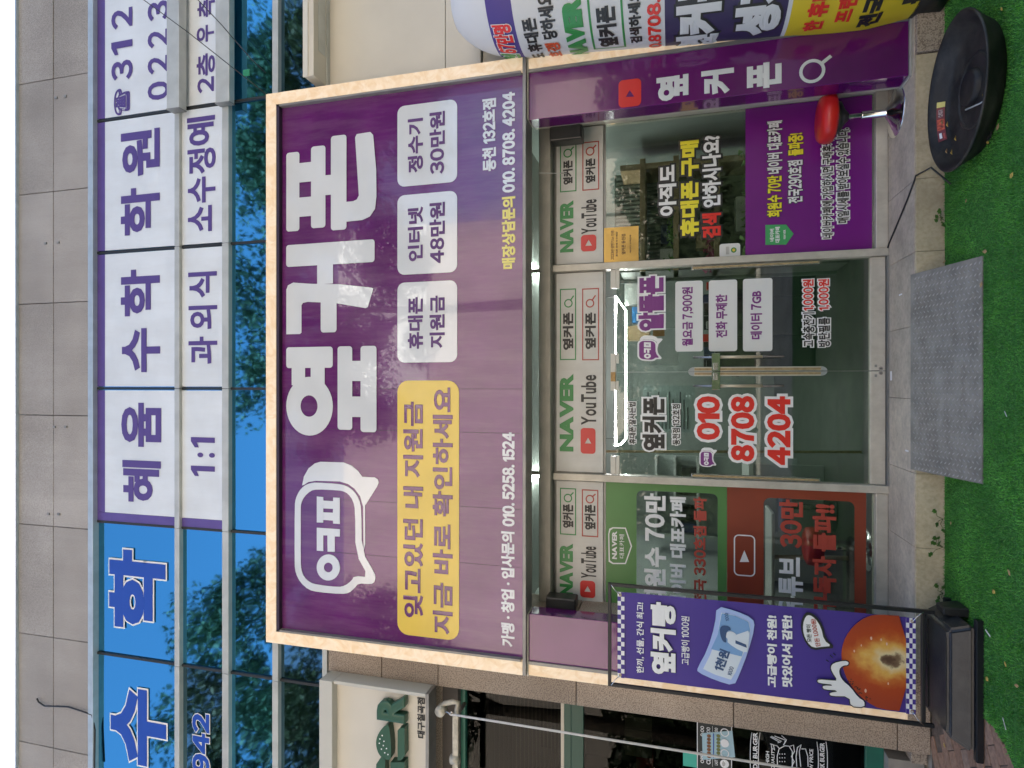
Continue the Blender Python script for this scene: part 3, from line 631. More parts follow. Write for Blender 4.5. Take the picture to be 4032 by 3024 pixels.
transom((H.x(338),H.x(425),H.y(1400),H.y(1060)),(H.x(472),H.x(570),H.y(1415),H.y(1305)),(H.x(478),H.x(578),H.y(1290),H.y(1080)),(H.x(340),H.x(445),H.y(1005),H.y(700)),(H.x(483),H.x(590),H.y(1018),H.y(710)),
   (H.x(357),H.x(428),H.y(960),H.y(805)),(H.x(500),H.x(573),H.y(972),H.y(808)),(H,392,765,428,728),(H,535,772,572,738))
transom((I.x(340),I.x(428),I.y(487),I.y(150)),(I.x(477),I.x(577),I.y(480),I.y(373)),(I.x(480),I.x(580),I.y(366),I.y(143)),(J.x(378),J.x(497),J.y(1392),J.y(1045)),(J.x(540),J.x(662),J.y(1380),J.y(1028)),
   (J.x(400),J.x(470),J.y(1340),J.y(1165)),(J.x(562),J.x(635),J.y(1328),J.y(1150)),(J,434,1112,478,1065),(J,596,1098,640,1052))

# doors
dm=(ML[1]+MR[0])/2
zdb=.185; zdr=Zx(3424,5.25); zdt=Zx(2428,5.25)
m_ivory=mat('ivory door fitting',(.62,.60,.54),.35)
def bubble_logo(R,x0,x1,y0,y1,Y,parent):
    # small copy of the speech bubble mark
    def q(pts): return [on(R.x(x0+(x-168)/(1083-168)*(x1-x0)),R.y(y0+(y-188)/(1628-188)*(y1-y0)),Y) for x,y in pts]
    prism('logo_bubble',[q(back[:14]+[(900,900),(880,560),(750,430),(400,395)])],Y-.001,Y,m_wh,parent)
    prism('logo_bubble',[q(smoothloop(outer,1))],Y-.0025,Y-.0012,m_wh,parent); prism('logo_bubble',[q(smoothloop(inner,1))],Y-.004,Y-.0028,m_purp,parent)
    prism('letter',[q(ell(535,1338,126,142,20)),q(ell(535,1338,48,53,16))],Y-.0055,Y-.0042,m_wh,parent)
    prism('letter',[q([(410,905),(662,922),(660,1002),(605,1000),(605,1168),(527,1165),(525,990),(480,988),(480,1160),(410,1155)])],Y-.0055,Y-.0042,m_wh,parent)
    prism('letter',[q([(410,565),(660,580),(660,865),(410,848)]),q([(480,695),(587,700),(585,742),(480,737)])],Y-.0055,Y-.0042,m_wh,parent)
YG=5.246
doors=[]
for side,(a,b) in ((-1,(ML[1]+.004,dm-.003)),(1,(dm+.003,MR[0]-.004))):
    d=bpy.data.objects.new('door',None); COL.objects.link(d); d.parent=sf; d.location=Vector((a if side<0 else b,5.25,zdb))-Vector(sf.location); doors.append(d)
    box('door_glass',(a,b),(5.249,5.261),(zdr-.01,zdt),m_glass,d)
    box('bottom_rail',(a,b),(5.225,5.285),(zdb,zdr),m_frame,d,.004)
    h=a if side<0 else b
    # edge guard by the hinge
    e0,e1=(a+.004,a+.034) if side<0 else (b-.034,b-.004)
    box('edge_guard',(e0,e1),(5.215,5.248),(Zx(3225,5.25),Zx(2722,5.25)),m_steel,d,.004); box('edge_strip',((e0+e1)/2-.007,(e0+e1)/2+.007),(5.211,5.2152),(Zx(3220,5.25),Zx(2727,5.25)),m_gold,d)
    # patch fittings
    hx=(a,a+.16) if side<0 else (b-.16,b)
    box('patch_fitting',hx,(5.23,5.28),(Zx(2440,5.25),zdt+.004),m_ivory,d,.003)
    cxp=(dm-.16,dm-.075) if side<0 else (dm+.075,dm+.16)
    box('patch_fitting',cxp,(5.23,5.28),(Zx(2437,5.25),zdt+.004),m_ivory,d,.003)
    # pull handle: round end caps, rails and gold strip
    q0,q1=(dm-.037,dm-.003) if side<0 else (dm+.003,dm+.037); zt_,zb2=Zx(V.x(440),5.2),Zx(L.x(712),5.2)
    box('pull_handle',(q0,q1),(5.165,5.20),(zb2,zt_),mat('aluminium handle',(.60,.57,.50),.3,.5),d,.003)
    s0,s1=(q0+.010,q1-.006) if side<0 else (q0+.006,q1-.010)
    box('gold_strip',(s0,s1),(5.161,5.1655),(zb2+.002,zt_-.002),m_gold,d)
    for zc,sg_ in ((zt_,1),(zb2,-1)):
        pts=[]; 
        for k in range(9):
            t=PI/2*k/8; pts.append(((q1 if side<0 else q0)-side*-1*-1*0+( -(q1-q0)*math.cos(t) if side<0 else (q1-q0)*math.cos(t)), zc+sg_*.045*math.sin(t)))
        pts.append((q1 if side<0 else q0,zc)); prism('handle_cap',[pts],5.168,5.198,mat('grey cap',(.38,.40,.41),.3,.3),d)
    # side rod and lock plate
    rx_=dm+side*.118
    zz=[Zx(V.x(v),5.2) for v in (430,690,775,1095,1330,1610)]
    tube('rod',[(rx_,5.185,zz[0]),(rx_,5.185,zz[-1])],.0105,m_steel,d,10); tube('rod_sleeve',[(rx_,5.185,zz[1]),(rx_,5.185,zz[4])],.0128,mat('cream sleeve',(.56,.49,.36),.35,.4),d,10)
    px0,px1=sorted((dm+side*.003,dm+side*.148)); box('lock_plate',(px0,px1),(5.15,5.164),(Zx(V.x(775),5.2),Zx(V.x(665),5.2)),m_chrome,d,.003)
    box('lock_boss',tuple(sorted((dm+side*.01,dm+side*.07))),(5.135,5.151),(Zx(V.x(755),5.2),Zx(V.x(682),5.2)),m_steel,d,.006)
    # floor lock
    lx=dm+side*.018; lz=(zdb+zdr)/2+.006*-1
    o=prism('floor_lock',[ell(lx,lz-.012,.0145,.0145,20)],5.219,5.226,m_chrome,d); prism('keyhole',[ell(lx,lz-.012,.005,.005,12)],5.2175,5.2189,m_gasket,d)
    box('small_sticker',(lx+side*.02-.010,lx+side*.02+.010),(5.2225,5.2247),(lz+.013,lz+.030),m_alud,d)
dl,dr=doors
box('closer_box',(dm-.16,dm+.16),(5.225,5.285),(zdt+.006,zdt+.05),m_ivory,sf,.002); box('wood_block',(dm-.08,dm+.0),(5.220,5.2245),(zdt+.008,zdt+.048),mat('wood block',(.45,.27,.09),.5,noise=.3,nscale=30),sf)
box('closer_box',(ML[1]+.003,ML[1]+.16),(5.225,5.285),(zdt+.006,zdt+.05),m_ivory,sf,.002); box('closer_box',(MR[0]-.16,MR[0]-.003),(5.225,5.285),(zdt+.006,zdt+.05),m_ivory,sf,.002)
# left leaf lettering
R4("휴대폰 잘사는법",H,790,835,412,138,YG,m_black,dl,bold=.03,out=m_wh,outw=.16)
R4("옆커폰",H,878,1025,455,105,YG,m_black,dl,bold=.05,out=m_wh,outw=.135)
R4("동천점 132호점",H,1074,1124,418,152,YG,m_black,dl,bold=.03,out=m_wh,outw=.16)
bubble_logo(H,1250,1365,435,562,YG,dl)
R4("010",H,1232,1385,385,100,YG,m_red,dl,bold=.06,out=m_wh,outw=.165)
R4("8708",H,1455,1610,525,98,YG,m_red,dl,bold=.06,out=m_wh,outw=.165)
R4("4204",M,365,520,548,100,YG,m_red,dl,bold=.06,out=m_wh,outw=.165)
# right leaf lettering
R4("알뜰폰",I,852,1018,1000,642,YG,m_purp,dr,bold=.055,out=m_wh,outw=.13)
bubble_logo(I,845,1010,1030,1198,YG,dr)
m_cardm=mat('white sticker card',(.70,.71,.70),.4)
for (R,a,b,c,d,s,ta,tb,tc_,td) in ((I,1093,1273,1135,675,"월요금 7,900원",1137,1213,1100,714),(I,1312,1497,1133,668,"전화 무제한",1357,1433,1045,762),(L,208,400,1133,658,"데이터 7GB",257,333,1055,740)):
    card('sticker_card',R.x(a),R.x(b),R.y(c),R.y(d),YG,m_cardm,dr,.02); R4(s,R,ta,tb,tc_,td,YG-.003,m_purp,dr,bold=.035)
R4("고속충전기",L,598,675,1105,880,YG,m_black,dr,bold=.03,out=m_wh,outw=.14); R4("1,000원",L,598,675,868,664,YG,m_red,dr,bold=.035,out=m_wh,outw=.14)
R4("방탄필름",L,699,776,1105,914,YG,m_black,dr,bold=.03,out=m_wh,outw=.14); R4("1,000원",L,699,776,866,662,YG,m_red,dr,bold=.035,out=m_wh,outw=.14)
# right window lettering
YR=5.258
R4("아직도",J,1095,1222,1568,1200,YR,m_wh,sf,bold=.045,out=m_black,outw=.15)
T("휴대폰 구매",J.x(1250),J.x(1385),I.y(383),J.y(1022),YR,m_yel2,sf,bold=.05,out=m_black,outw=.15)
R4("검색",I,1268,1392,395,232,YR,m_red,sf,bold=.05,out=m_black,outw=.15)
R4("안하시나요?",J,1410,1545,1505,985,YR,m_wh,sf,bold=.045,out=m_black,outw=.15)
card('gold_notice',I.x(628),I.x(853),I.y(548),I.y(322),YR,mat('gold notice sheet',(.62,.40,.10),.3,.35,noise=.25,nscale=4),sf)
for (s,a,b,c,d) in (("2023년 상반기 kt 인증",672,694,535,345),("옆커폰 동천점",742,768,500,368),("휴대폰 판매 우수매장",705,718,515,352),("케이티 고객만족",795,806,490,372)): R4(s,I,a,b,c,d,YR-.003,m_lip,sf,bold=.01)
card('white_card',I.x(1382),I.x(1517),I.y(518),I.y(430),YR,m_cardm,sf,.02)
X,Z=on(I.x(1475),I.y(472),YR-.003); prism('card_emblem',[ell(X,Z,.022,.022,20)],YR-.005,YR-.003,m_gre,sf); prism('card_emblem',[ell(X,Z,.012,.012,16)],YR-.006,YR-.005,m_yel,sf)
for k in range(3): card('card_line',I.x(1425+k*8),I.x(1428+k*8),I.y(500),I.y(450),YR-.003,m_alud,sf)
# purple poster
YO=5.255
x0=on(3000,L.y(502),YO)[0]; m_post=vinyl('purple poster film',(.17,.012,.21),.25)
prism('purple_poster',[[(MR[1]+.008,Zx(3438,YO)+.008),(XR-.005,Zx(3438,YO)+.008),(XR-.005,Zx(2935,YO)),(MR[1]+.008,Zx(2935,YO))]],YO-.003,YO,m_post,sf)
YO-=.005
R4("회원수 70만",K,366,462,1418,1148,YO,m_yel2,sf,bold=.04,out=m_black,outw=.09); R4("네이버 대표카페",K,366,464,1135,792,YO,m_wh,sf,bold=.035,out=m_black,outw=.09)
R4("전국290호점",K,500,598,1328,1048,YO,m_wh,sf,bold=.035,out=m_black,outw=.09); R4("돌파중!",K,500,602,1018,872,YO,m_yel2,sf,bold=.04,out=m_black,outw=.09)
R4("네이버카페에 가입하시면 구매후기,",K,723,800,1558,898,YO,m_black,sf,bold=.025,out=m_wh,outw=.14); R4("매일시세를 받아보실수 있습니다.",K,822,900,1458,840,YO,m_black,sf,bold=.025,out=m_wh,outw=.14)
poly('green_badge',[(K.x(355),K.y(1600)),(K.x(355),K.y(1470)),(K.x(490),K.y(1468)),(K.x(538),K.y(1528)),(K.x(490),K.y(1598))],YO,mat('green badge film',(.06,.36,.12),.35),sf)
R4("네이버",K,383,412,1578,1495,YO-.003,m_wh,sf,bold=.04); R4("대표카페",K,418,450,1585,1482,YO-.003,m_wh,sf,bold=.04); R4("NAVER",K,472,487,1562,1500,YO-.003,m_wh,sf,bold=.03)
# left window films with clear openings
m_gfilm=mat('green window film',(.09,.24,.07),.35,noise=.1,nscale=2); m_rfilm=mat('red window film',(.26,.05,.025),.35,noise=.12,nscale=2)
xa,xb=XL+.005,ML[0]-.005
zg0,zg1=Zx(H.x(1430),YR),zPb-.024
inx=on(H.x(1100),H.y(725),YR)[0]
prism('green_film',[[(xa,zg0),(xb,zg0),(xb,zg1),(xa,zg1)],rr(-1.95,Zx(H.x(1370),YR),inx,Zx(H.x(840),YR),.05)],YR-.002,YR,m_gfilm,sf)
zr0=Zx(M.x(1012),YR)
inx2=on(M.x(640),M.y(775),YR)[0]
prism('red_film',[[(xa,zr0),(xb,zr0),(xb,zg0-.002),(xa,zg0-.002)],rr(-1.95,Zx(M.x(937),YR),inx2,Zx(M.x(343),YR),.05)],YR-.002,YR,m_rfilm,sf)
YY=YR-.003
R4("회원수 70만",H,890,1033,1480,735,YY,m_wh,sf,bold=.04); R4("네이버 대표카페",H,1058,1163,1490,757,YY,m_wh,sf,bold=.04); R4("전국 330호점 돌파",H,1212,1298,1455,757,YY,m_red2,sf,bold=.04)
R4("유튜브",M,440,600,1530,1150,YY,m_wh,sf,bold=.04); R4("30만",M,445,600,1092,775,YY,m_red2,sf,bold=.045); R4("구독자 돌파!!",M,662,818,1520,805,YY,m_red2,sf,bold=.045)
po=[(655,1000),(662,965),(685,955),(770,958),(811,1080),(770,1196),(685,1196),(658,1180)]
po_i=[(662,1000),(670,975),(688,963),(765,966),(802,1080),(765,1188),(688,1188),(666,1172)]
prism('badge_outline',[[on(H.x(a),H.y(b),YY) for a,b in po],[on(H.x(a),H.y(b),YY) for a,b in po_i]],YY-.002,YY,m_wh,sf)
R4("NAVER",H,680,712,1163,980,YY,m_wh,sf,bold=.05); R4("대표카페",H,728,760,1158,1002,YY,m_wh,sf,bold=.01)
outline('play_outline',M.x(148),M.x(288),M.y(1275),M.y(1005),YY,.010,m_wh,sf,.04); poly('play_mark',[(M.x(187),M.y(1182)),(M.x(248),M.y(1182)),(M.x(217),M.y(1105))],YY,m_wh,sf)

# loudspeakers in the header corners
for (R,xa_,xb_,ya_,yb_,lab) in ((J,305,540,1022,912,'black loudspeaker tucked under the sign at the right end of the header'),(H,250,445,1492,1412,'black loudspeaker tucked under the sign at the left end of the header')):
    x0,z0,x1,z1=pxbox(R.x(xa_),R.x(xb_),R.y(ya_),R.y(yb_),5.0)
    t=thing('loudspeaker',lab,'speaker',((x0+x1)/2,5.05,z0),'loudspeakers at the header corners')
    box('cabinet',(x0,x1),(4.97,5.118),(z0,z1),m_blackp,t,.012); box('grille',(x0+.012,x1-.012),(4.962,4.97),(z0+.012,z1-.012),mat('speaker grille',(.02,.02,.02),.7,bump=.5,bscale=400),t)
    box('bracket',((x0+x1)/2-.02,(x0+x1)/2+.02),(5.119,5.125),(z0+.05,z1+.02),m_blackm,t)
pts=[(J.x(225),J.y(1255)),(J.x(300),J.y(1235)),(J.x(425),J.y(1215))]
tag(tube('loose_wire',[(on(x,y,5.0)[0],5.0+i*.07,on(x,y,5.0+i*.07)[1]) for i,(x,y) in enumerate(pts)],.003,m_wh,seg=6),'thin white wire dangling from the purple sign over the right header panel','wire')
# ============================================================= BURGER SHOP (left)
m_cream=mat('cream sign face',(.60,.57,.50),.5,noise=.04,nscale=2); m_creamr=mat('grey cream sign rim',(.50,.50,.46),.45)
m_gsign=mat('dark green letter paint',(.018,.085,.05),.4)
bs=thing('burger_shop_sign','cream sign box with raised dark green letters at the left edge','sign',(-3.2,4.8,4.2))
bx1=-2.63; bt,bb_=4.81,3.77
box('sign_face',(-5,bx1-.03),(4.78,4.88),(bb_+.03,bt-.13),m_cream,bs)
box('rim',(-5,bx1),(4.70,4.885),(bt-.13,bt),m_creamr,bs,.004); box('rim',(-5,bx1),(4.72,4.885),(bb_,bb_+.03),m_alud,bs,.003); box('rim',(bx1-.03,bx1),(4.72,4.885),(bb_+.031,bt-.131),m_creamr,bs,.003)
def q3(R,a,b,c,d,Y): return pxbox(R.x(a),R.x(b),R.y(c),R.y(d),Y)
x0,z0,x1,z1=q3(U,622,868,542,300,4.70); T3("R",x0,z0,x1,z1,4.70,4.779,m_gsign,bs,.07,'raised_letter')
def up(pts,Y): return [on(U.x(a),U.y(b),Y) for a,b in pts]
prism('raised_letter',[up(smoothloop([(738,560),(700,565),(650,620),(620,690),(622,760),(650,830),(700,865),(760,872)],2),4.70)],4.70,4.779,m_gsign,bs)
prism('raised_letter',[up([(808,612),(835,588),(868,590),(870,830),(845,868),(808,872)],4.70)],4.70,4.779,m_gsign,bs)
prism('raised_letter',[up([(622,905),(660,848),(700,850),(700,1300),(622,1300)],4.70)],4.70,4.779,m_gsign,bs)
prism('raised_letter',[up([(745,890),(868,888),(868,1300),(745,1300)],4.70)],4.70,4.779,m_gsign,bs)
for a,b in ((655,685),(650,722),(690,705),(685,742),(668,773),(712,768),(697,805),(725,820),(675,655)):
    X,Z=on(U.x(a),U.y(b),4.699); prism('sesame_dot',[ell(X,Z,.006,.006,10)],4.697,4.699,m_wh,bs)
T("대구칠곡점",U.x(980),U.x(1047),U.y(678),U.y(325),4.776,m_black,bs,bold=.035)
# shopfront of the burger shop
YB=5.12
m_teal=mat('teal green frame',(.02,.14,.10),.35,noise=.1); m_dkg=mat('dark green frame',(.02,.07,.045),.4)
bf=thing('burger_shop_front','dark burger shop window with green frames and horizontal slats beside the granite column','shopfront',(-3.3,YB,.2))
def bz(x,Y=YB): return Zx(x,Y)
X0,X1=-5.2,-2.645
box('top_frame',(X0,X1),(YB-.02,YB+.1),(bz(1835),bz(1745)),m_teal,bf,.003)
box('upper_glass',(X0,X1),(YB+.03,YB+.036),(bz(2208),bz(1835)),m_glassd,bf)
ns=18
for k in range(ns):
    xx=1925+ (2200-1925)*(k/(ns-1))**.9; z=bz(xx,YB+.12)
    box('slat',(X0,X1-.01),(YB+.10,YB+.13),(z-.003,z+.002),mat('tan slat',(.30,.25,.18),.5) if k>5 else mat('grey slat',(.09,.09,.10),.5),bf)
box('cream_rail',(X0,X1),(YB-.01,YB+.06),(bz(2222),bz(2209)),mat('cream rail',(.55,.50,.40),.5),bf,.002)
box('cross_frame',(X0,X1),(YB-.02,YB+.08),(bz(2250),bz(2223)),m_dkg,bf,.003); box('cross_frame',(X0,X1),(YB-.025,YB+.08),(bz(2299),bz(2251)),m_dkg,bf,.003)
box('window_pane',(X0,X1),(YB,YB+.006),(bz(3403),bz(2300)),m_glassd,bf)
box('bottom_frame',(X0,X1),(YB-.03,YB+.1),(bz(3475),bz(3404)),m_teal,bf,.004)
box('sill_block',(X0,X1-.12),(YB-.12,YB+.3),(0,bz(3476)),mat('concrete sill',(.30,.28,.25),.85,noise=.2,bump=.2),bf,.004)
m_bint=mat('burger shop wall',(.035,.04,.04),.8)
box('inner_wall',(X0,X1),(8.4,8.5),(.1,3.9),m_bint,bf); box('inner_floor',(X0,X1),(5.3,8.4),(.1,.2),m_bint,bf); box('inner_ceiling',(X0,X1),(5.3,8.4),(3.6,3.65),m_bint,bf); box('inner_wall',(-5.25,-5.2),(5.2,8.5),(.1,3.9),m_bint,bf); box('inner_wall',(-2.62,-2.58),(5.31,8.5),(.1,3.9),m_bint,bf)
YB2=YB-.001
# opening hours sticker and chalk drawing
hs=[(P3.x(290),P3.y(300)),]
m_hs=mat('clear black sticker',(.02,.025,.025),.4)
card('hours_sticker',P3.x(292),P3.x(565),P3.y(1000),P3.y(292),YB2,m_hs,bf)
outline('sticker_edge',P3.x(290),P3.x(567),P3.y(1005),P3.y(290),YB2-.003,.006,m_wh,bf)
for s,a,b,c,d in (("OPEN",318,346,612,520),("0:00",318,346,400,318),("CLOSE",364,398,622,500),("0:00",366,396,405,328),("LAST",430,455,628,585),("00",430,455,365,332)): R4(s,P3,a,b,c,d,YB2-.003,m_wh,bf,bold=.03)
card('hours_line',P3.x(412),P3.x(414),P3.y(640),P3.y(320),YB2-.003,m_wh,bf)
X,Z=on(P3.x(508),P3.y(618),YB2-.003); prism('wifi_mark',[ell(X,Z,.034,.034,24)],YB2-.005,YB2-.003,m_wh,bf)
for r in (.009,.017,.025): prism('wifi_arc',[[(X+(r+.003)*math.sin(t),Z-.012+(r+.003)*math.cos(t)) for t in np.linspace(-.8,.8,10)]+[(X+r*math.sin(t),Z-.012+r*math.cos(t)) for t in np.linspace(.8,-.8,10)]],YB2-.007,YB2-.005,m_black,bf)
for cy in (370,455,535):
    X,Z=on(P3.x(510),P3.y(cy),YB2-.012); prism('round_mark',[ell(X,Z,.033,.033,24)]+([ell(X,Z,.026,.026,24)] if cy!=455 else []),YB2-.014,YB2-.012,m_wh,bf)
mp=tag(poly('menu_poster',[(P3.x(335),P3.y(585)),(P3.x(330),P3.y(375)),(P3.x(570),P3.y(355)),(P3.x(592),P3.y(565))],YB2-.006,mat('pale blue poster',(.35,.52,.60),.4),None),'pale blue menu poster taped over the opening hours on the burger shop window','poster')
for i in range(7):
    for j in range(2):
        X,Z=on(P3.x(385+j*75),P3.y(560-i*27),YB2-.011); prism('burger_picture',[ell(X,Z,.013,.016,10)],YB2-.012,YB2-.0105,mat('burger brown',(.20,.08,.03),.5) if j==0 else mat('burger green',(.16,.18,.05),.5),mp)
card('menu_rule',P3.x(418),P3.x(424),P3.y(570),P3.y(378),YB2-.011,m_blue,mp)
def arcband(cx,pts0,Y,m,name='chalk_line',w=.006):
    P=[on(P3.x(a),P3.y(b),Y) for a,b in pts0]; 
    return tube(name,[(p[0],Y,p[1]) for p in P],w/2,m,bf,5)
for off in (0,65): arcband(0,[(725+off,372),(716+off,430),(712+off,520),(712+off,620),(716+off,680)],YB2-.004,m_wh)
for off in (0,72): arcband(0,[(1240+off,445),(1250+off,520),(1252+off,600),(1250+off,680)],YB2-.004,m_wh)
T("HANDMADE BURGER",P3.x(733),P3.x(770),P3.y(900),P3.y(368),YB2-.004,m_wh,bf,bold=.03); T("PORK BURGER",P3.x(1262),P3.x(1300),P3.y(720),P3.y(450),YB2-.004,m_wh,bf,bold=.03)
R4("HIGH",P3,835,862,622,518,YB2-.004,m_wh,bf,bold=.02); R4("QUALITY",P3,878,908,665,485,YB2-.004,m_wh,bf,bold=.02); R4("LOW PRICE",P3,1180,1210,720,500,YB2-.004,m_wh,bf,bold=.02)
ch=[[(928,640),(925,560),(940,500),(985,475),(1020,478),(1045,520),(1045,640)],[(1030,478),(1055,470),(1062,520),(1038,560),(1060,600),(1040,640)],[(1080,640),(1075,560),(1085,490),(1115,468),(1100,520),(1112,640)],[(1118,500),(1150,500),(1168,560),(1170,640)],
    [(870,460),(920,475)],[(872,405),(950,450)],[(880,400),(960,440),(930,452)],[(905,398),(990,430),(985,450)],[(880,470),(885,520)],[(895,468),(905,510)],[(920,472),(945,500)],[(960,395),(1000,430),(975,470)]]
for c in ch: arcband(0,c,YB2-.004,m_wh,'chalk_drawing',.007)
for i in range(9): X,Z=on(P3.x(945+ (i%3)*20),P3.y(540+ (i//3)*30),YB2-.004); prism('chalk_dot',[ell(X,Z,.004,.004,8)],YB2-.006,YB2-.004,m_wh,bf)
tag(box('red_bag',(-3.95,-3.55),(5.9,6.1),(1.95,2.12),mat('red item',(.55,.02,.02),.4),None,.02),'red package high up inside the burger shop window','package')
wp=thing('wooden_sign_board','tan wooden board hanging inside the burger shop window','board',(-3.4,5.6,1.9))
x0,z0,x1,z1=q3(G,925,1140,1570,1250,5.6); box('board',(x0,x1),(5.6,5.63),(z0,z1),mat('tan wood',(.42,.32,.20),.6,noise=.2,nscale=6),wp,.004)
for k in (1,2): box('groove',(x0+(x1-x0)*k/3-.002,x0+(x1-x0)*k/3+.002),(5.597,5.6),(z0,z1),m_joint,wp)
tl_=thing('teal_sticker','small teal sticker at the left edge of the burger shop window','sticker',(-3.5,YB,1.2)); card('film',P3.x(180),P3.x(288),P3.y(640),P3.y(528),YB2-.003,mat('teal sticker',(.05,.42,.32),.4),tl_)
# burger shop interior counter
t=thing('burger_counter','brown counter with a mottled menu board inside the burger shop','counter',(-4,6.6,.2)); box('counter_top',(-5,-2.9),(6.4,7.0),(1.15,1.2),mat('brown top',(.14,.09,.05),.5),t,.005); box('counter_body',(-5,-2.9),(6.45,7.0),(.2,1.149),m_bint,t); box('menu_board',(-4.9,-3.1),(8.3,8.38),(2.2,3.0),mat('menu board',(.18,.13,.05),.5,noise=.6,nscale=3),t)  # menu board is a mottled brown colour only
# awning arm with hanging cord
aw=thing('awning_arm','cream awning roller end with bracket and arm above the burger shop window','awning',(-3,4.8,3.6))
YA=4.78; m_aw=mat('aged cream metal',(.48,.45,.37),.45,.2,noise=.25,nscale=20)
def ua(a,b,Y=YA): X,Z=on(U.x(a),U.y(b),Y); return (X,Y,Z)
x0,z0,x1,z1=q3(U,1292,1342,1400,470,YA); box('arm_bar',(x0,x1),(YA-.02,YA+.02),(z0,z1),m_aw,aw,.005)
tube('bracket',[ua(1175,440),ua(1185,400),ua(1220,375),ua(1290,362),ua(1335,370),ua(1325,430),ua(1315,480)],.022,m_aw,aw,10)
tube('roller_cap',[(ua(1190,430)[0],YA-.04,ua(1190,430)[2]),(ua(1190,430)[0],YA+.04,ua(1190,430)[2])],.045,m_aw,aw,14); tube('joint',[ua(1275,860),ua(1345,860)],.04,m_aw,aw,12)
tube('fixing_arm',[(x1-.02,YA+.02,(z0+z1)/2),(x1-.02,4.995,(z0+z1)/2)],.018,m_alud,aw,8)
tube('hook',[ua(1210,440,YA-.03),ua(1250,455,YA-.04),ua(1262,470,YA-.05),ua(1278,478,YA-.05),ua(1290,465,YA-.05),ua(1278,448,YA-.05),ua(1262,462,YA-.05)],.006,m_steel,aw,8)
c0=Vector(ua(1285,472,4.73)); c1=Vector((onz(4300,3090,.02).x-.0,0,0)); xx=on(3100,3022,4.73)
tag(tube('pull_cord',[c0,c0.lerp(Vector((xx[0],4.73,xx[1])),.5)+Vector((0,-.004,0)),Vector((xx[0],4.73,xx[1])),Vector((xx[0]-.002,4.74,.3))],.009,mat('white cord',(.62,.60,.56),.6,bump=.4,bscale=300),seg=8),'white awning pull cord hanging down in front of the burger shop window','cord')
pp=thing('paper_notice','grey notice plate inside the upper dark pane of the burger shop','notice',(-3.4,5.14,3)); prism('plate',[up([(1412,770),(1475,680),(1472,900),(1412,940)],5.16)],5.156,5.16,mat('grey notice',(.28,.26,.23),.6),pp); prism('plate_inset',[up([(1428,785),(1456,745),(1454,870),(1428,900)],5.155)],5.153,5.155,mat('darker notice',(.16,.15,.13),.6),pp)

# ============================================================= INTERIOR OF THE PHONE SHOP
m_tube=mat('white light tube',(1,1,1),.5,emit=(1,1,.97),estr=22)
def lamp(name,label,pts,closed,group):
    o=tag(tube(name,pts,.022,m_tube,None,8,closed,False),label,'ceiling lamp',group); return o
lamp('ceiling_tube_lamp','lit ceiling tube seen above the header, right one',[(1.24,6.05,3.2),(1.22,7.2,3.2)],False,'ceiling tubes above the header')
lamp('ceiling_tube_lamp','lit ceiling tube seen above the header, left one',[(-1.0,6.05,3.2),(-1.0,7.2,3.2)],False,'ceiling tubes above the header')
hexp=[onz(x,y,2.47) for x,y in ((2424,1168),(2464,1222),(2464,1470),(2464,1728),(2443,1742),(2443,1750),(2424,1752),(2424,1470))]
hexp=[onz(x,y,2.47) for x,y in ((2424,1168),(2464,1222),(2464,1728),(2446,1748),(2424,1756))]
hl=thing('hexagonal_lamp','lit white hexagonal ring lamp behind the glass doors','ceiling lamp',(0,8.3,2.47)); tube('light_ring',hexp,.013,m_tube,hl,8,True,False)
for i in (0,2): tube('hanging_wire',[hexp[i],(hexp[i].x,hexp[i].y,3.24)],.004,m_blackm,hl,5)
m_wood=mat('pale wood',(.42,.30,.18),.5,noise=.2,nscale=8); m_desk=mat('white desk',(.48,.49,.48),.35); m_navy=mat('navy cover',(.02,.03,.08),.5); m_card=mat('cardboard',(.36,.25,.14),.7,noise=.1); m_redp=mat('red plastic seat',(.45,.02,.02),.3)
# right side: display rack with wooden shelves
rk=thing('display_rack','wooden shelf rack with goods behind the right hand window','shelf',(1.6,6.6,.17))
for i,z in enumerate((1.0,1.36,1.75,2.08)):
    box('shelf_board',(1.15,2.30),(6.25,6.7),(z-.035,z+.02),m_wood,rk,.003)
box('upright',(2.20,2.26),(6.28,6.72),(.17,2.3),m_wood,rk,.003); box('upright',(1.15,1.19),(6.28,6.72),(.17,2.3),m_alud,rk,.003); box('back_panel',(1.12,2.32),(6.74,6.78),(.17,2.4),mat('slatted panel',(.15,.18,.17),.6),rk)
for k in range(26): box('rib',(1.13+k*.045,1.15+k*.045),(6.72,6.738),(1.9,2.38),m_int,rk)
def goods(name,label,x,y,z,sx,sy,sz,m,cat='box',group=None):
    return tag(box(name,(x-sx/2,x+sx/2),(y-sy/2,y+sy/2),(z,z+sz),m,None,.004),label,cat,group)
goods('phone_case_box','white phone box on the upper rack shelf behind the gold notice',1.32,6.45,1.775,.16,.1,.13,m_desk,'box'); goods('parcel','dark blue parcel on the upper rack shelf',1.55,6.45,1.775,.2,.12,.12,m_navy); goods('parcel','cardboard parcel on the second rack shelf',1.5,6.45,1.385,.24,.15,.16,m_card); goods('parcel','black parcel at the right of the second rack shelf',1.95,6.45,1.385,.3,.15,.12,m_blackp)
goods('parcel','grey parcel on the lowest rack shelf',1.7,6.45,1.025,.35,.15,.14,m_alu)
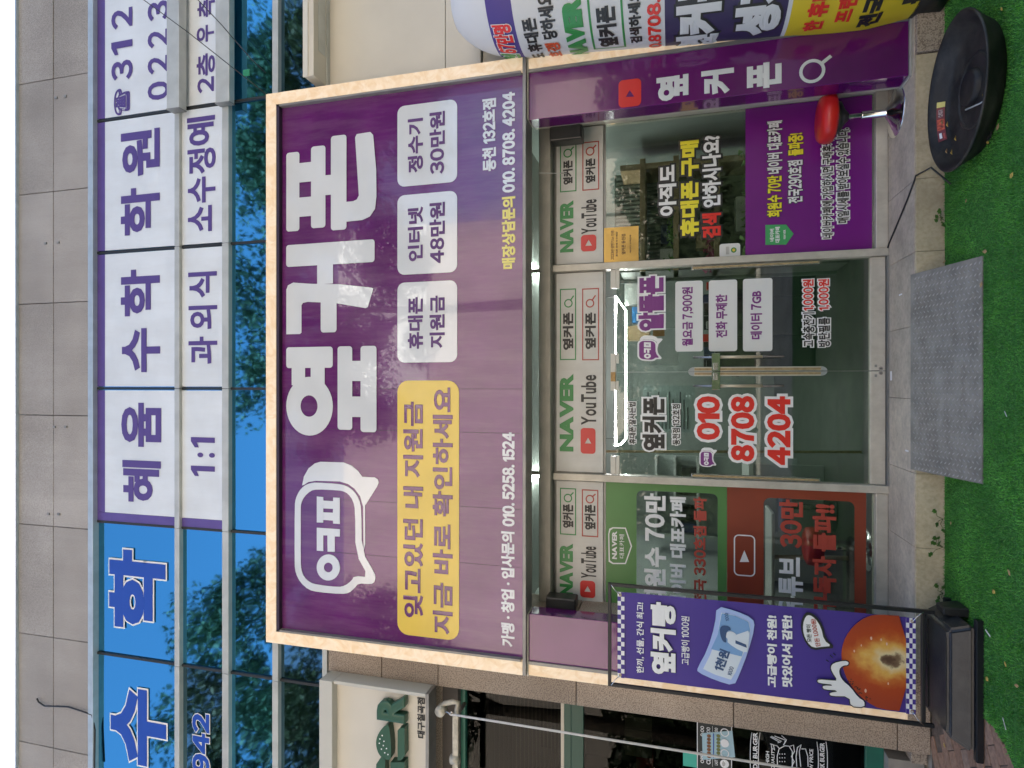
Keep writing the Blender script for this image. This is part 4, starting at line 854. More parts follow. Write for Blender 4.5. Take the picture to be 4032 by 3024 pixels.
# leafy trims and pink flowers along the shelves
lm=leafmat('shelf leaf',(.10,.24,.05),(.24,.38,.14),6,.2)
def sprig(name,label,x0,x1,y,z,m,cat,n=140,s=.022):
    c=np.stack([RNG.uniform(x0,x1,n),RNG.normal(y,.02,n),RNG.normal(z,.02,n)],1); t=RNG.normal(0,s,(n,3,3)); return tag(trimesh(name,c[:,None,:]+t,m),label,cat)
sprig('leaf_garland','pale green leaf garland along the upper rack shelf',1.15,2.2,6.27,1.79,lm,'garland'); sprig('leaf_garland','pale green leaf garland lying above the purple poster',1.1,2.1,5.75,1.13,lm,'garland',120); sprig('pink_flowers','pink artificial flowers on the second rack shelf',1.12,1.45,6.27,1.42,mat('pink petal',(.45,.10,.20),.6),'flowers',90)
# white counter behind the doors and left side
t=thing('service_desk','white service desk deep inside the shop behind the left window','desk',(-1.4,7.4,.17)); box('desk_top',(-2.2,-.9),(7.2,7.9),(.90,.95),m_desk,t,.005); box('desk_front',(-2.2,-.9),(7.24,7.28),(.17,.899),mat('desk front',(.30,.32,.32),.5),t,.003)
t=thing('round_table','small white table leg and top behind the red window film','table',(-1.65,6.2,.17)); box('table_top',(-2.1,-1.2),(6.0,6.4),(.86,.89),m_desk,t,.008); tube('table_leg',[(-1.62,6.2,.17),(-1.66,6.2,.86)],.022,mat('cream leg',(.6,.52,.42),.4),t,10); lathe('table_foot',[(0,.2),(.05,.2),(.19,.185),(.2,.17)],-1.62,6.2,m_blackp,t,24)
t=thing('red_stool','red rounded stool behind the red window film','stool',(-1.45,5.75,.17)); lathe('seat',[(0,.66),(.12,.66),(.16,.64),(.17,.58),(.15,.53),(0,.52)],-1.42,5.75,m_redp,t,28); tube('post',[(-1.42,5.75,.2),(-1.42,5.75,.53)],.025,m_chrome,t,10); lathe('foot',[(0,.2),(.03,.2),(.17,.18),(.18,.17)],-1.42,5.75,m_chrome,t,24)
t=thing('office_chair','dark blue padded chair inside behind the left window','chair',(-1.3,6.9,.17)); box('seat',(-1.55,-1.05),(6.7,7.15),(.6,.68),m_navy,t,.03); box('backrest',(-1.55,-1.05),(6.68,6.74),(.72,1.12),mat('grey upholstery',(.25,.26,.27),.7),t,.03); tube('post',[(-1.3,6.92,.2),(-1.3,6.92,.6)],.03,m_steel,t,10); lathe('base',[(0,.22),(.04,.22),(.24,.19),(.25,.17)],-1.3,6.92,m_blackp,t,20)
t=thing('white_cabinet','white open cabinet with hooks behind the left window text','cabinet',(-1.5,8.6,.17)); box('cabinet_back',(-2.1,-1.0),(8.7,8.75),(.17,2.0),mat('cabinet grey',(.32,.36,.35),.5),t); 
for z in (1.45,1.75,2.0): box('cabinet_shelf',(-2.1,-1.0),(8.4,8.69),(z-.015,z+.015),m_desk,t)
for k in range(5): goods('binder',['blue binder leftmost on the white cabinet shelf','black binder second from left on the white cabinet shelf','grey binder in the middle of the white cabinet shelf','blue binder second from right on the white cabinet shelf','black binder rightmost on the white cabinet shelf'][k],-1.95+k*.19,8.55,1.466,.12,.2,.2,[m_navy,m_blackp,m_alud][k%3],'binder','binders on the white cabinet')
# middle: dark desks, screens, papers
t=thing('work_desk','dark work desk with monitors far behind the right glass door','desk',(.6,9.2,.17)); box('desk_top',(.1,1.9),(8.9,9.6),(.88,.92),m_blackp,t,.005); box('desk_leg',(.15,.2),(8.95,9.5),(.17,.88),m_steel,t); box('desk_leg',(1.8,1.85),(8.95,9.5),(.17,.88),m_steel,t)
for i,x in enumerate((.45,1.05)):
    m_=thing('monitor',('black monitor left on the dark work desk','black monitor right on the dark work desk')[i],'monitor',(x,9.2,.92)); box('screen',(x-.26,x+.26),(9.18,9.21),(1.02,1.34),m_blackp,m_,.004); box('stand',(x-.02,x+.02),(9.21,9.24),(.92,1.1),m_alud,m_)
goods('posted_paper','pale paper taped behind the price card on the right door',.42,7.0,1.72,.42,.004,.30,mat('pale paper',(.55,.60,.62),.6),'paper'); goods('orange_notice','orange and cream notice behind the right door lettering',.62,6.6,1.86,.22,.004,.12,mat('orange notice',(.50,.26,.10),.5),'notice')
goods('storage_box','blue storage box on the high shelf behind the right door',.95,8.5,2.12,.22,.2,.2,mat('blue box',(.01,.15,.38),.5)); goods('storage_box','cardboard storage box on the high shelf behind the right door',.70,8.5,2.12,.2,.2,.26,m_card); goods('storage_box','pale plastic wrapped box on the high shelf',1.25,8.5,2.12,.3,.2,.3,m_desk)
t=thing('wall_shelf','dark high wall shelf behind the right glass door','shelf',(1,8.5,2.1)); box('shelf_board',(.4,2.2),(8.3,8.8),(2.08,2.118),m_wood,t,.003); box('shelf_support',(2.2,2.24),(8.3,8.8),(1.2,2.118),m_wood,t)
for i in range(7): goods('shelf_item','%s item, number %s from the left in the row on the black cabinet'%(['black','navy','red','grey'][i%4],['one','two','three','four','five','six','seven'][i]),.25+i*.16,7.8,1.285,.09,.1,.09+.03*(i%3),[m_blackp,m_navy,m_redp,m_alud][i%4],'item','small items on the black cabinet')
t=thing('black_cabinet','low black cabinet behind the right glass door','cabinet',(.7,7.8,.17)); box('cabinet_body',(.1,1.5),(7.65,8.1),(.17,1.28),mat('black laminate',(.02,.022,.022),.4),t,.005); 
for k in range(3): box('cabinet_door',(.12+k*.46,.56+k*.46),(7.635,7.649),(.22,1.24),mat('dark door',(.03,.035,.033),.35),t,.003)
bn=thing('hanging_notice_board','grey notice board with dark lines behind the left glass door','board',(-.4,8,1.9)); box('board',(-.62,-.02),(8.0,8.02),(1.5,2.15),mat('board grey',(.20,.25,.24),.5),bn)
for k in range(12): box('text_line',(-.58,-.1-.1*(k%3)),(7.995,7.999),(2.08-k*.045,2.095-k*.045),m_dark,bn)
t=thing('desk_lamp','glowing orange shade lamp on the wall at upper right inside','lamp',(1.55,7.2,2.45)); lathe('lamp_shade',[(.02,2.62),(.05,2.6),(.10,2.45),(.12,2.40)],1.62,7.0,mat('lamp shade',(.5,.25,.1),.5,emit=(1,.5,.2),estr=.8),t,20)
tube('lamp_cord',[(1.62,7.0,2.62),(1.62,7.0,3.24)],.004,m_blackm,t,5)
# golden reflex strips at the left door edge, built as an added gold pole
tag(tube('gold_reflex_pole',[(-.60,5.9,.17),(-.66,5.9,2.42)],.012,m_gold),'thin gold pole standing in for reflection strips at the left edge of the glass doors','pole')

# ============================================================= BANNER STAND
bn_=thing('banner_stand','purple bakery banner in a black metal frame with black water filled foot','banner stand',(-1.82,4.4,0))
YN=4.40; fx0,fx1=-2.185,-1.458; fz1=2.205
for x in (fx0,fx1): box('post',(x-.012,x+.012),(YN-.012,YN+.012),(.16,fz1),m_blackm,bn_,.003)
box('cross_bar',(fx0-.012,fx1+.012),(YN-.012,YN+.012),(fz1,fz1+.024),m_blackm,bn_,.003); zc=Zx(3635,YN); box('cross_bar',(fx0+.013,fx1-.013),(YN-.012,YN+.012),(zc-.012,zc+.012),m_blackm,bn_,.003)
YNb=YN-.004
m_ban=mat('purple banner cloth',(.055,.028,.26),.5,noise=.06,nscale=2,bump=.15,bscale=6)
bx0=(on(G.x(920),G.y(955),YNb)[0]+on(N.x(1380),N.y(1090),YNb)[0])/2; bx1_=(on(G.x(920),G.y(285),YNb)[0]+on(N.x(1380),N.y(400),YNb)[0])/2
bzt=Zx(G.x(868),YNb); bzb=Zx(N.x(1448),YNb)
# slightly wavy cloth
nx,nz=16,60; vs_=[];fs=[]
def wav(x,z): return .006*math.sin(x*9+z*3)+.003*math.sin(z*11)
for j in range(nz+1):
    for i in range(nx+1):
        x=bx0+(bx1_-bx0)*i/nx; z=bzb+(bzt-bzb)*j/nz; vs_.append((x,YNb+.012,z))
for j in range(nz):
    for i in range(nx): a=j*(nx+1)+i; fs.append((a,a+1,a+nx+2,a+nx+1))
mesh('banner_cloth',[(x,y+wav(x,z)*.4,z) for x,y,z in vs_],fs,m_ban,bn_,True)
YC=YNb+.004
zct=Zx(G.x(922),YNb); zcb=Zx(N.x(1380),YNb)
for (za,zb_2,nr) in ((zct,bzt,2),(bzb,zcb,3)):
    prism('checker_ground',[[(bx0,za),(bx1_,za),(bx1_,zb_2),(bx0,zb_2)]],YC,YC+.002,m_wh,bn_)
    ncol=19; cw=(bx1_-bx0)/ncol; rh=(zb_2-za)/nr; vs_=[];fs=[]
    for i in range(ncol):
        for j in range(nr):
            if (i+j)%2: continue
            k=len(vs_); a=bx0+i*cw; b=za+j*rh; vs_+=[(a,YC-.001,b),(a+cw,YC-.001,b),(a+cw,YC-.001,b+rh),(a,YC-.001,b+rh)]; fs.append((k,k+1,k+2,k+3))
    mesh('checker_pattern',vs_,fs,m_ban,bn_)
for x in (bx0+.02,bx1_-.02):
    for z in (bzt-.02,bzb+.02):
        prism('eyelet',[ell(x,z,.010,.010,14),ell(x,z,.005,.005,12)],YC-.004,YC-.002,m_gold,bn_)
        ex=fx0 if x<-1.8 else fx1; ez=fz1 if z>1 else zc; tube('tie',[(x,YC-.006,z),((x+ex)/2,YC-.010,(z+ez)/2+.006),(ex,YN-.014,ez)],.003,m_chrome,bn_,5)
T("한끼, 선물, 간식 최고!",G.x(1018),G.x(1080),G.y(905),G.y(345),YC,m_wh,bn_,bold=.03)
T("옆커빵",G.x(1130),G.x(1330),G.y(915),G.y(345),YC,m_wh,bn_,bold=.055,out=m_gasket,outw=.075)
T("고급빵이 1000원",G.x(1372),G.x(1438),G.y(838),G.y(455),YC,m_wh,bn_,bold=.02)
NX=Rg(2800,2200,1.7955)
T("고급빵이 천원!",N.x(395),N.x(465),N.y(905),N.y(400),YC,m_wh,bn_,bold=.05); T("맛있어서 감탄!",N.x(500),N.x(575),N.y(905),N.y(400),YC,m_wh,bn_,bold=.05)
def gp(pts,Y=YC): return [on(G.x(a),G.y(b),Y) for a,b in pts]
def np_(pts,Y=YC): return [on(N.x(a),N.y(b),Y) for a,b in pts]
m_n1=mat('note light blue',(.36,.48,.80),.5); m_n2=mat('note pale',(.62,.70,.78),.5); m_n3=mat('note mid blue',(.18,.35,.62),.5); m_n4=mat('note dark blue',(.03,.08,.20),.5)
prism('note_picture',[smoothloop(gp([(1652,372),(1800,410),(1940,470),(1955,540),(1900,740),(1830,920),(1790,1005),(1640,960),(1500,895),(1500,865),(1580,720),(1640,520)]),1)],YC-.004,YC-.001,m_n1,bn_)
prism('note_picture',[gp([(1688,425),(1800,448),(1905,495),(1920,560),(1870,730),(1800,900),(1765,955),(1640,915),(1545,870),(1600,760),(1660,600)],YC)],YC-.006,YC-.0042,m_n2,bn_)
prism('note_picture',[gp([(1692,430),(1800,450),(1903,497),(1917,560),(1850,770),(1608,712),(1660,600)],YC)],YC-.008,YC-.0062,m_n3,bn_)
# plain generic bust on the note
prism('bust_picture',[smoothloop(gp([(1720,640),(1790,700),(1890,745),(1900,700),(1915,560),(1860,580),(1800,600)]),1)],YC-.010,YC-.0082,m_n2,bn_)
prism('bust_picture',[ell(*on(G.x(1765),G.y(605),YC),.030,.036,20)],YC-.012,YC-.0102,m_n2,bn_)
prism('bust_picture',[smoothloop(gp([(1680,600),(1675,545),(1700,522),(1750,530),(1770,560),(1735,560),(1722,620),(1730,660),(1700,650)]),1)],YC-.014,YC-.0122,m_n4,bn_)
prism('bust_picture',[gp([(1800,640),(1800,665),(1890,700),(1885,675)])],YC-.012,YC-.0102,m_n4,bn_)
def Trot(s,cx,cy,w,h,ang,Y,m,p,bold=.04):
    co,fs=glyphs(s,bold); mn=co.min(0);mx=co.max(0); k=(co[:,0]-(mn[0]+mx[0])/2)/(mx[0]-mn[0])*w; l=(co[:,1]-(mn[1]+mx[1])/2)/(mx[1]-mn[1])*h
    v=np.zeros_like(co); v[:,0]=cx+k*math.cos(ang)-l*math.sin(ang); v[:,2]=cy+k*math.sin(ang)+l*math.cos(ang); v[:,1]=Y-co[:,2]*.02; return mesh('lettering',v.tolist(),fs,m,p)
sc_=abs(on(2800,2500,YC)[0]-on(2800,2600,YC)[0])/100/2.011
c=on(G.x(1692),G.y(800),YC); Trot("1천원",c[0],c[1],175*sc_,78*sc_,rad(-17),YC-.008,m_n4,bn_,.05)
c=on(G.x(1762),G.y(885),YC); Trot("1000",c[0],c[1],72*sc_,32*sc_,rad(-17),YC-.008,m_n4,bn_,.02)
c=on(G.x(1732),G.y(458),YC); Trot("1000",c[0],c[1],60*sc_,28*sc_,rad(10),YC-.010,m_n4,bn_,.02)
# speech balloon with price
prism('balloon_picture',[smoothloop(np_([(632,450),(660,385),(690,375),(740,400),(790,470),(808,560),(880,630),(800,635),(720,648),(670,600),(640,530)]),1)],YC-.003,YC-.001,m_gasket,bn_)
prism('balloon_picture',[smoothloop(np_([(648,460),(668,405),(695,395),(735,420),(775,480),(797,575),(850,615),(790,620),(720,628),(680,590),(652,530)]),1)],YC-.005,YC-.0032,m_wh,bn_)
c=on(N.x(690),N.y(525),YC); Trot("모든 빵이",c[0],c[1],118*sc_*1.12,30*sc_*1.12,rad(3),YC-.007,m_black,bn_,.02); c=on(N.x(738),N.y(520),YC); Trot("단돈 1,000원!",c[0],c[1],185*sc_*1.12,34*sc_*1.12,rad(10),YC-.007,m_red2,bn_,.03)
# bread photo
m_bread=bpy.data.materials.new('printed bread'); m_bread.use_nodes=True; nt=m_bread.node_tree; p=nt.nodes['Principled BSDF']; p.inputs['Roughness'].default_value=.4
bc=on(N.x(1270),N.y(715),YC); tc=nt.nodes.new('ShaderNodeNewGeometry'); sv=nt.nodes.new('ShaderNodeVectorMath'); sv.operation='SUBTRACT'; sv.inputs[1].default_value=(bc[0],0,bc[1]); nt.links.new(tc.outputs['Position'],sv.inputs[0])
mp=nt.nodes.new('ShaderNodeVectorMath'); mp.operation='MULTIPLY'; mp.inputs[1].default_value=(1.25,0,.85); nt.links.new(sv.outputs[0],mp.inputs[0]); ln=nt.nodes.new('ShaderNodeVectorMath'); ln.operation='LENGTH'; nt.links.new(mp.outputs[0],ln.inputs[0])
nz_=nt.nodes.new('ShaderNodeTexNoise'); nz_.inputs['Scale'].default_value=14; nz_.inputs['Detail'].default_value=5; nt.links.new(tc.outputs['Position'],nz_.inputs['Vector'])
ma=nt.nodes.new('ShaderNodeMath'); ma.operation='MULTIPLY_ADD'; ma.inputs[1].default_value=.14; nt.links.new(nz_.outputs['Fac'],ma.inputs[0]); nt.links.new(ln.outputs['Value'],ma.inputs[2])
rp=nt.nodes.new('ShaderNodeValToRGB'); el=rp.color_ramp.elements; el[0].position=.09; el[0].color=(.10,.05,.03,1); el[1].position=.44; el[1].color=(.33,.045,.015,1)
for pos,cc in ((.115,(.22,.14,.08,1)),(.13,(.72,.58,.33,1)),(.19,(.70,.40,.09,1)),(.25,(.52,.13,.025,1)),(.31,(.40,.055,.012,1))): e=el.new(pos); e.color=cc
nt.links.new(ma.outputs[0],rp.inputs[0]); nt.links.new(rp.outputs[0],p.inputs['Base Color'])
br=[(918,690),(925,620),(950,550),(1000,480),(1060,430),(1120,402),(1180,393),(1376,404),(1376,1078),(1190,1060),(1100,1010),(1030,950),(970,870),(935,790)]
prism('bread_picture',[smoothloop(np_(br),1)],YC-.005,YC-.002,m_bread,bn_)
for k in range(26):
    t=random.random(); a=965+t*150+random.uniform(-6,22); b=865+t*150+random.uniform(-22,6); X,Z=on(N.x(a),N.y(b),YC); prism('sesame_dot',[ell(X,Z,.003,.005,6)],YC-.0065,YC-.0052,m_gasket,bn_)
for (a,b,s) in ((1010,650,.012),(1130,560,.016),(1200,570,.012),(1240,600,.014),(1090,930,.018),(1060,610,.01),(1250,880,.012)):
    X,Z=on(N.x(a),N.y(b),YC); prism('glaze_highlight',[ell(X,Z,s*.7,s*.35,12)],YC-.0066,YC-.0053,mat('printed glaze tint',(.72,.48,.38),.4),bn_)
# cartoon hand, printed
hp=[(980,1042),(972,972),(850,970),(830,955),(838,938),(900,930),(800,925),(780,905),(790,888),(870,890),(760,880),(742,858),(760,845),(850,852),(888,855),(850,800),(838,760),(860,730),(940,712),(975,725),(968,752),(930,755),(905,780),(910,820),(935,860),(985,900),(1040,975),(1085,1000),(1085,1050)]
prism('hand_picture',[smoothloop(np_(hp),1)],YC-.008,YC-.0068,m_wh,bn_); hpo=[on(N.x(a),N.y(b),YC) for a,b in hp]
tube('hand_outline',[(x,YC-.008,z) for x,z in smoothloop(hpo,1)],.0035,m_gasket,bn_,5,True)
for (a,b,c,d) in ((812,715,830,725),(840,680,858,700),(862,668,878,680)): p0=on(N.x(a),N.y(b),YC); p1=on(N.x(c),N.y(d),YC); tube('spark_line',[(p0[0],YC-.003,p0[1]),(p1[0],YC-.003,p1[1])],.003,m_gasket,bn_,5)
# water foot
m_foot=dirty(mat('black moulded plastic',(.016,.019,.022),.38,noise=.2,nscale=12,bump=.15,bscale=90),.4,(.07,.065,.055),(6,6,6))
def frustum(name,x0,x1,y0,y1,z0,X0,X1,Y0,Y1,z1,m,p,bev=.01):
    bm=bmesh.new(); v=[bm.verts.new(c) for c in ((x0,y0,z0),(x1,y0,z0),(x1,y1,z0),(x0,y1,z0),(X0,Y0,z1),(X1,Y0,z1),(X1,Y1,z1),(X0,Y1,z1))]
    for f_ in ((0,3,2,1),(4,5,6,7),(0,1,5,4),(1,2,6,5),(2,3,7,6),(3,0,4,7)): bm.faces.new([v[i] for i in f_])
    if bev: bmesh.ops.bevel(bm,geom=list(bm.edges),offset=bev,segments=3,affect='EDGES')
    return bmo(name,bm,m,p)
frustum('water_tank',-2.20,-1.43,4.13,4.58,.045,-2.14,-1.49,4.19,4.55,.165,m_foot,bn_,.022)
frustum('tank_plate',-2.235,-1.395,4.12,4.16,.006,-2.235,-1.395,4.12,4.16,.045,m_blackm,bn_,.004); frustum('tank_plate',-2.22,-1.41,4.54,4.58,.006,-2.22,-1.41,4.54,4.58,.045,m_blackm,bn_,.004)
frustum('side_wing',-1.445,-1.385,4.30,4.45,.006,-1.445,-1.40,4.32,4.43,.14,m_blackp,bn_,.006)
prism('tank_ridge',[[(-2.10,.1655),(-1.53,.1655),(-1.53,.172),(-2.10,.172)]],4.47,4.485,m_foot,bn_); lathe('fill_cap',[(0,.182),(.02,.182),(.024,.166)],-1.82,4.52,m_blackm,bn_,16)
box('front_inset',(-2.08,-1.54),(4.2,4.205),(.168,.170),m_blackp,bn_)

# ============================================================= STOOL
sl=thing('bar_stool','red topped stool on a chrome pedestal standing on the step by the poster','stool',(2.025,5.05,.17))
cx,cy=2.025,5.05
lathe('seat',[(0,.702),(.10,.70),(.155,.692),(.176,.67),(.182,.64),(.180,.61),(.170,.592),(.15,.585),(0,.585)],cx,cy,mat('red vinyl seat',(.55,.015,.012),.32,noise=.12,nscale=6),sl,48)
lathe('collar',[(0,.584),(.12,.584),(.115,.55),(.06,.52),(.03,.49),(.0,.49)],cx,cy,m_blackp,sl,32)
lathe('gas_lift',[(.018,.50),(.018,.37)],cx,cy,m_chrome,sl,24); lathe('post',[(.026,.40),(.028,.395),(.028,.24),(.032,.235),(.034,.225)],cx,cy,m_chrome,sl,24)
lathe('base',[(.03,.24),(.05,.225),(.09,.205),(.14,.188),(.178,.178),(.187,.172),(.187,.170)],cx,cy,m_chrome,sl,56)

# ============================================================= TUB
tb=thing('black_tub','large round black rubber tub with sticker lying on the turf under the inflatable','tub',(1.775,4.16,0))
tcx,tcy=1.755,4.185
prof=[(.0,.008),(.37,.008),(.395,.015),(.43,.07),(.455,.108),(.468,.12),(.470,.13),(.463,.135),(.452,.130),(.43,.105),(.395,.05),(.37,.032),(.0,.028)]
lathe('tub_wall',prof,tcx,tcy,m_blackr,tb,72,.98,.84)
lathe('hub',[(.0,.062),(.09,.062),(.105,.056),(.11,.028)],tcx+.03,tcy+.02,m_blackr,tb,32)
lathe('inner_rib',[(.20,.029),(.205,.040),(.215,.040),(.22,.029)],tcx,tcy,m_blackr,tb,48,1,.91)
# moulded letters on the floor of the tub
co,fs=glyphs("POWER",.03); mn=co.min(0);mx=co.max(0); v=np.zeros_like(co); v[:,0]=tcx-.34+(co[:,0]-mn[0])/(mx[0]-mn[0])*.16; v[:,1]=tcy-.17+(co[:,1]-mn[1])/(mx[1]-mn[1])*.07; v[:,2]=.053+co[:,2]*.05
# the embossing is not legible in the photo: a plain raised frame stands there
box('moulded_plate',(tcx-.36,tcx-.19),(tcy-.20,tcy-.09),(.028,.032),m_blackr,tb,.002)
for k in range(5): box('moulded_bar',(tcx-.35+k*.032,tcx-.335+k*.032),(tcy-.185,tcy-.105),(.0315,.036),m_blackr,tb,.001)
tube('white_tie',[(tcx-.10,tcy+.02,.066),(tcx-.12,tcy-.1,.045),(tcx-.135,tcy-.2,.045),(tcx-.14,tcy-.34,.08)],.005,mat('dirty white tape',(.5,.5,.47),.7),tb,6)
# sticker on the inside of the far wall
def tubwall(a,h):
    r=.395+(h-.05)*.636-.007; return (tcx+.98*r*math.cos(a), tcy+.84*r*math.sin(a), h)
def stick(name,a0,a1,h0,h1,m,off=0):
    n=10; vs_=[];fs=[]
    for i in range(n+1):
        for h_ in (h0,h1):
            x,y,z=tubwall(a0+(a1-a0)*i/n,h_); d=Vector((tcx-x,tcy-y,0)).normalized()*off; vs_.append((x+d.x,y+d.y,z))
    for i in range(n): fs.append((2*i,2*i+2,2*i+3,2*i+1))
    mesh(name,vs_,fs,m,tb)
stick('sticker',rad(116),rad(82),.058,.098,mat('maroon sticker',(.17,.015,.02),.4),.002); stick('sticker_end',rad(81.8),rad(77),.058,.098,mat('yellow sticker end',(.6,.55,.15),.4),.002)
stick('sticker_picture',rad(104),rad(93),.060,.096,mat('sticker picture',(.45,.07,.03),.5,noise=.8,nscale=60),.003); stick('sticker_text',rad(113),rad(107),.078,.09,m_wh,.003); stick('sticker_text',rad(114),rad(108),.064,.072,m_red2,.003); stick('sticker_text',rad(91),rad(84),.068,.09,mat('sticker small print',(.3,.2,.2),.5,noise=.9,nscale=150),.003)

# ============================================================= INFLATABLE COLUMN
inf=thing('inflatable_column','tall inflatable advertising column striped white violet and yellow at the right edge','inflatable sign',(3.05,4.6,0))
icx,icy=3.05,4.6
def ir(z):
    ztop=3.52
    if z>2.75: t=(z-2.75)/(ztop-2.75); return .43*math.sqrt(max(0,1-t**2.3))
    if z>1.0: return .43+(.53-.43)*(2.75-z)/1.75
    if z>.45: return .53+.03*math.sin((1.0-z)/.55*PI*.5)
    return .56-(.45-z)*.12
def icyl(x,y):
    v=ray(x,y); o=Vector((0,0,CH)); r=.45
    for _ in range(8):
        a=v.x**2+v.y**2; b=-2*(v.x*icx+v.y*icy); c=icx**2+icy**2-r*r; dsc=b*b-4*a*c
        if dsc<0: t=-b/(2*a)
        else: t=(-b-math.sqrt(dsc))/(2*a)
        r=ir(CH+v.z*t)
    p=o+v*t; return p
bands=[]
def bandz(x): return icyl(x,12).z
zb_list=[3.52,bandz(1909),bandz(2012),bandz(2617),bandz(3105),bandz(3122),bandz(3738),bandz(3752),bandz(3800),.20]
# near the frame edge the colours run: cap white, violet, white, dark violet, white line, yellow, white line, violet
m_i=[mat('white nylon',(.62,.64,.66),.5,bump=.25,bscale=8),mat('violet nylon',(.07,.045,.24),.5,bump=.25,bscale=8),mat('dark violet nylon',(.035,.025,.09),.5,bump=.25,bscale=8),mat('yellow nylon',(.66,.50,.02),.5,bump=.25,bscale=8),m_blackr]
order=[0,1,0,2,0,3,0,1,4]
for i,(za,zb_3) in enumerate(zip(zb_list[:-1],zb_list[1:])):
    n=max(2,int((za-zb_3)/.05)); pr_=[(max(ir(za+(zb_3-za)*k/n),.001),za+(zb_3-za)*k/n) for k in range(n+1)]
    lathe('fabric_band',pr_,icx,icy,m_i[order[i]],inf,72)
lathe('blower_base',[(.52,.21),(.53,.19),(.54,.03),(.0,.03)],icx,icy,m_blackp,inf,48)
view_a=math.atan2(-icy,-icx)   # direction from the column to the camera
def ITX(s,zt,zb_4,a0,a1,m,bold=.04,out=None,outw=.08):
    # angles in degrees, measured clockwise seen from above from the direction to the camera: negative = left
    def wrap(v):
        v=v.copy(); a=v[:,0].copy(); z=v[:,2].copy(); y=v[:,1].copy(); th=view_a+np.radians(a)
        r=np.array([ir(q) for q in z])-y+.004
        v[:,0]=icx+r*np.cos(th); v[:,1]=icy+r*np.sin(th); return v
    TW(s,a0,zb_4,a1,zt,0,m,inf,bold,out,outw,wrap=wrap)
def iz(R,v): return icyl(R.x(v),14).z
ITX("원",iz(O,405),iz(O,545),-82,-59,m_gre,.05,m_wh,.09); ITX("67만명",iz(O,405),iz(O,545),-57,-20,m_red,.05,m_wh,.09)
ITX("도 휴대폰",iz(O,628),iz(O,740),-74,-17,m_black,.045)
ITX("호갱",iz(O,765),iz(O,880),-76,-46,mat('orange red lettering',(.6,.08,.02),.4),.045); ITX("당하세요",iz(O,765),iz(O,880),-41,2,m_black,.045)
ITX("NAVER",iz(O,938),iz(O,1085),-78,-5,m_gre,.09)
ITX("옆커폰",iz(O,1180),iz(O,1330),-60,-16,m_black,.055)
def iband(z0,z1,a0,a1,m,off=.002):
    vs_=[];fs=[];n=max(1,int(abs(a1-a0)/4))
    for i in range(n+1):
        th=view_a+rad(a0+(a1-a0)*i/n)
        for z in (z0,z1): r=ir(z)+off; vs_.append((icx+r*math.cos(th),icy+r*math.sin(th),z))
    for i in range(n): fs.append((2*i,2*i+2,2*i+3,2*i+1))
    mesh('box_line',vs_,fs,m,inf)
zq1,zq0=iz(O,1128),iz(O,1385)
iband(zq1-.016,zq1,-64,20,m_gre); iband(zq0,zq0+.016,-64,20,m_gre); iband(zq0,zq1,-65,-63.4,m_gre)
ITX("검색하세요",iz(O,1422),iz(O,1515),-58,-6,m_black,.045); ITX("0.8708.4204",iz(O,1560),iz(O,1662),-72,25,m_red,.05)
ITX("옆커폰",iz(O,1775),iz(O,2105),-82,8,m_i[0],.07,m_black,.13)
ITX("성지",iz(K,165),iz(K,470),-62,0,m_i[0],.07,m_black,.13)
ITX("한 휴대폰",iz(K,640),iz(K,775),-62,-8,m_red,.05); ITX("프랜차이즈",iz(K,830),iz(K,955),-54,8,m_red,.05)
ITX("전국 1위",iz(K,1000),iz(K,1150),-64,-8,m_black,.06); ITX("돌파",iz(K,1240),iz(K,1400),-48,-18,m_black,.06)

# ============================================================= RAMP
rp_=thing('tread_plate_ramp','grey steel tread plate ramp leading from the turf up to the step','ramp',(.08,4.4,0))
def rampP(u,v,h=0):
    a=Vector((-.589+(.755+.589)*u,4.13,.012)); y=4.13+(4.715-4.13)*v; z=.012+(.187-.012)*v; return (a.x,y,z+h)
m_ramp=dirty(mat('galvanised tread plate',(.27,.255,.225),.45,.05,noise=.25,nscale=7,bump=.1,bscale=30),.7,(.12,.105,.085),(3,14,3))
vs_=[rampP(0,0,0),rampP(1,0,0),rampP(1,1,0),rampP(0,1,0),rampP(0,0,-.006),rampP(1,0,-.006),rampP(1,1,-.006),rampP(0,1,-.006)]
mesh('ramp_plate',vs_,[(0,1,2,3),(7,6,5,4),(0,4,5,1),(1,5,6,2),(2,6,7,3),(3,7,4,0)],m_ramp,rp_)
# raised tread bars, alternating direction: real relief joined as one part
L_=math.hypot(.585,.175); uw=1.344; st_=.034; nu=int(uw/st_); nv=int(L_/st_); bars=[]
for i in range(nu):
    for j in range(nv):
        cu=(i+.5)*st_; cv=(j+.5)*st_; cv+=(i%2)*st_*.5; an=(PI/4 if i%2 else -PI/4)+RNG.normal(0,.06); l=.0135; w=.0045; h=.005
        d=(math.cos(an),math.sin(an)); n=(-d[1],d[0])
        P=[(cu-d[0]*l,cv-d[1]*l,0),(cu-n[0]*w,cv-n[1]*w,0),(cu+d[0]*l,cv+d[1]*l,0),(cu+n[0]*w,cv+n[1]*w,0),(cu,cv,h)]
        for a,b in ((0,1),(1,2),(2,3),(3,0)): bars.append([P[a],P[b],P[4]])
bv=np.array(bars); out=np.empty_like(bv); vh=bv[:,:,1]/L_; out[:,:,0]=-.589+bv[:,:,0]; out[:,:,1]=4.13+.585*vh; out[:,:,2]=.0122+.175*vh+bv[:,:,2]
o=trimesh('tread_bars',out,mat('pale tread bar',(.36,.35,.33),.35,.15),rp_); o['kind']='stuff'  # bars coloured paler than the plate to bring out the pattern
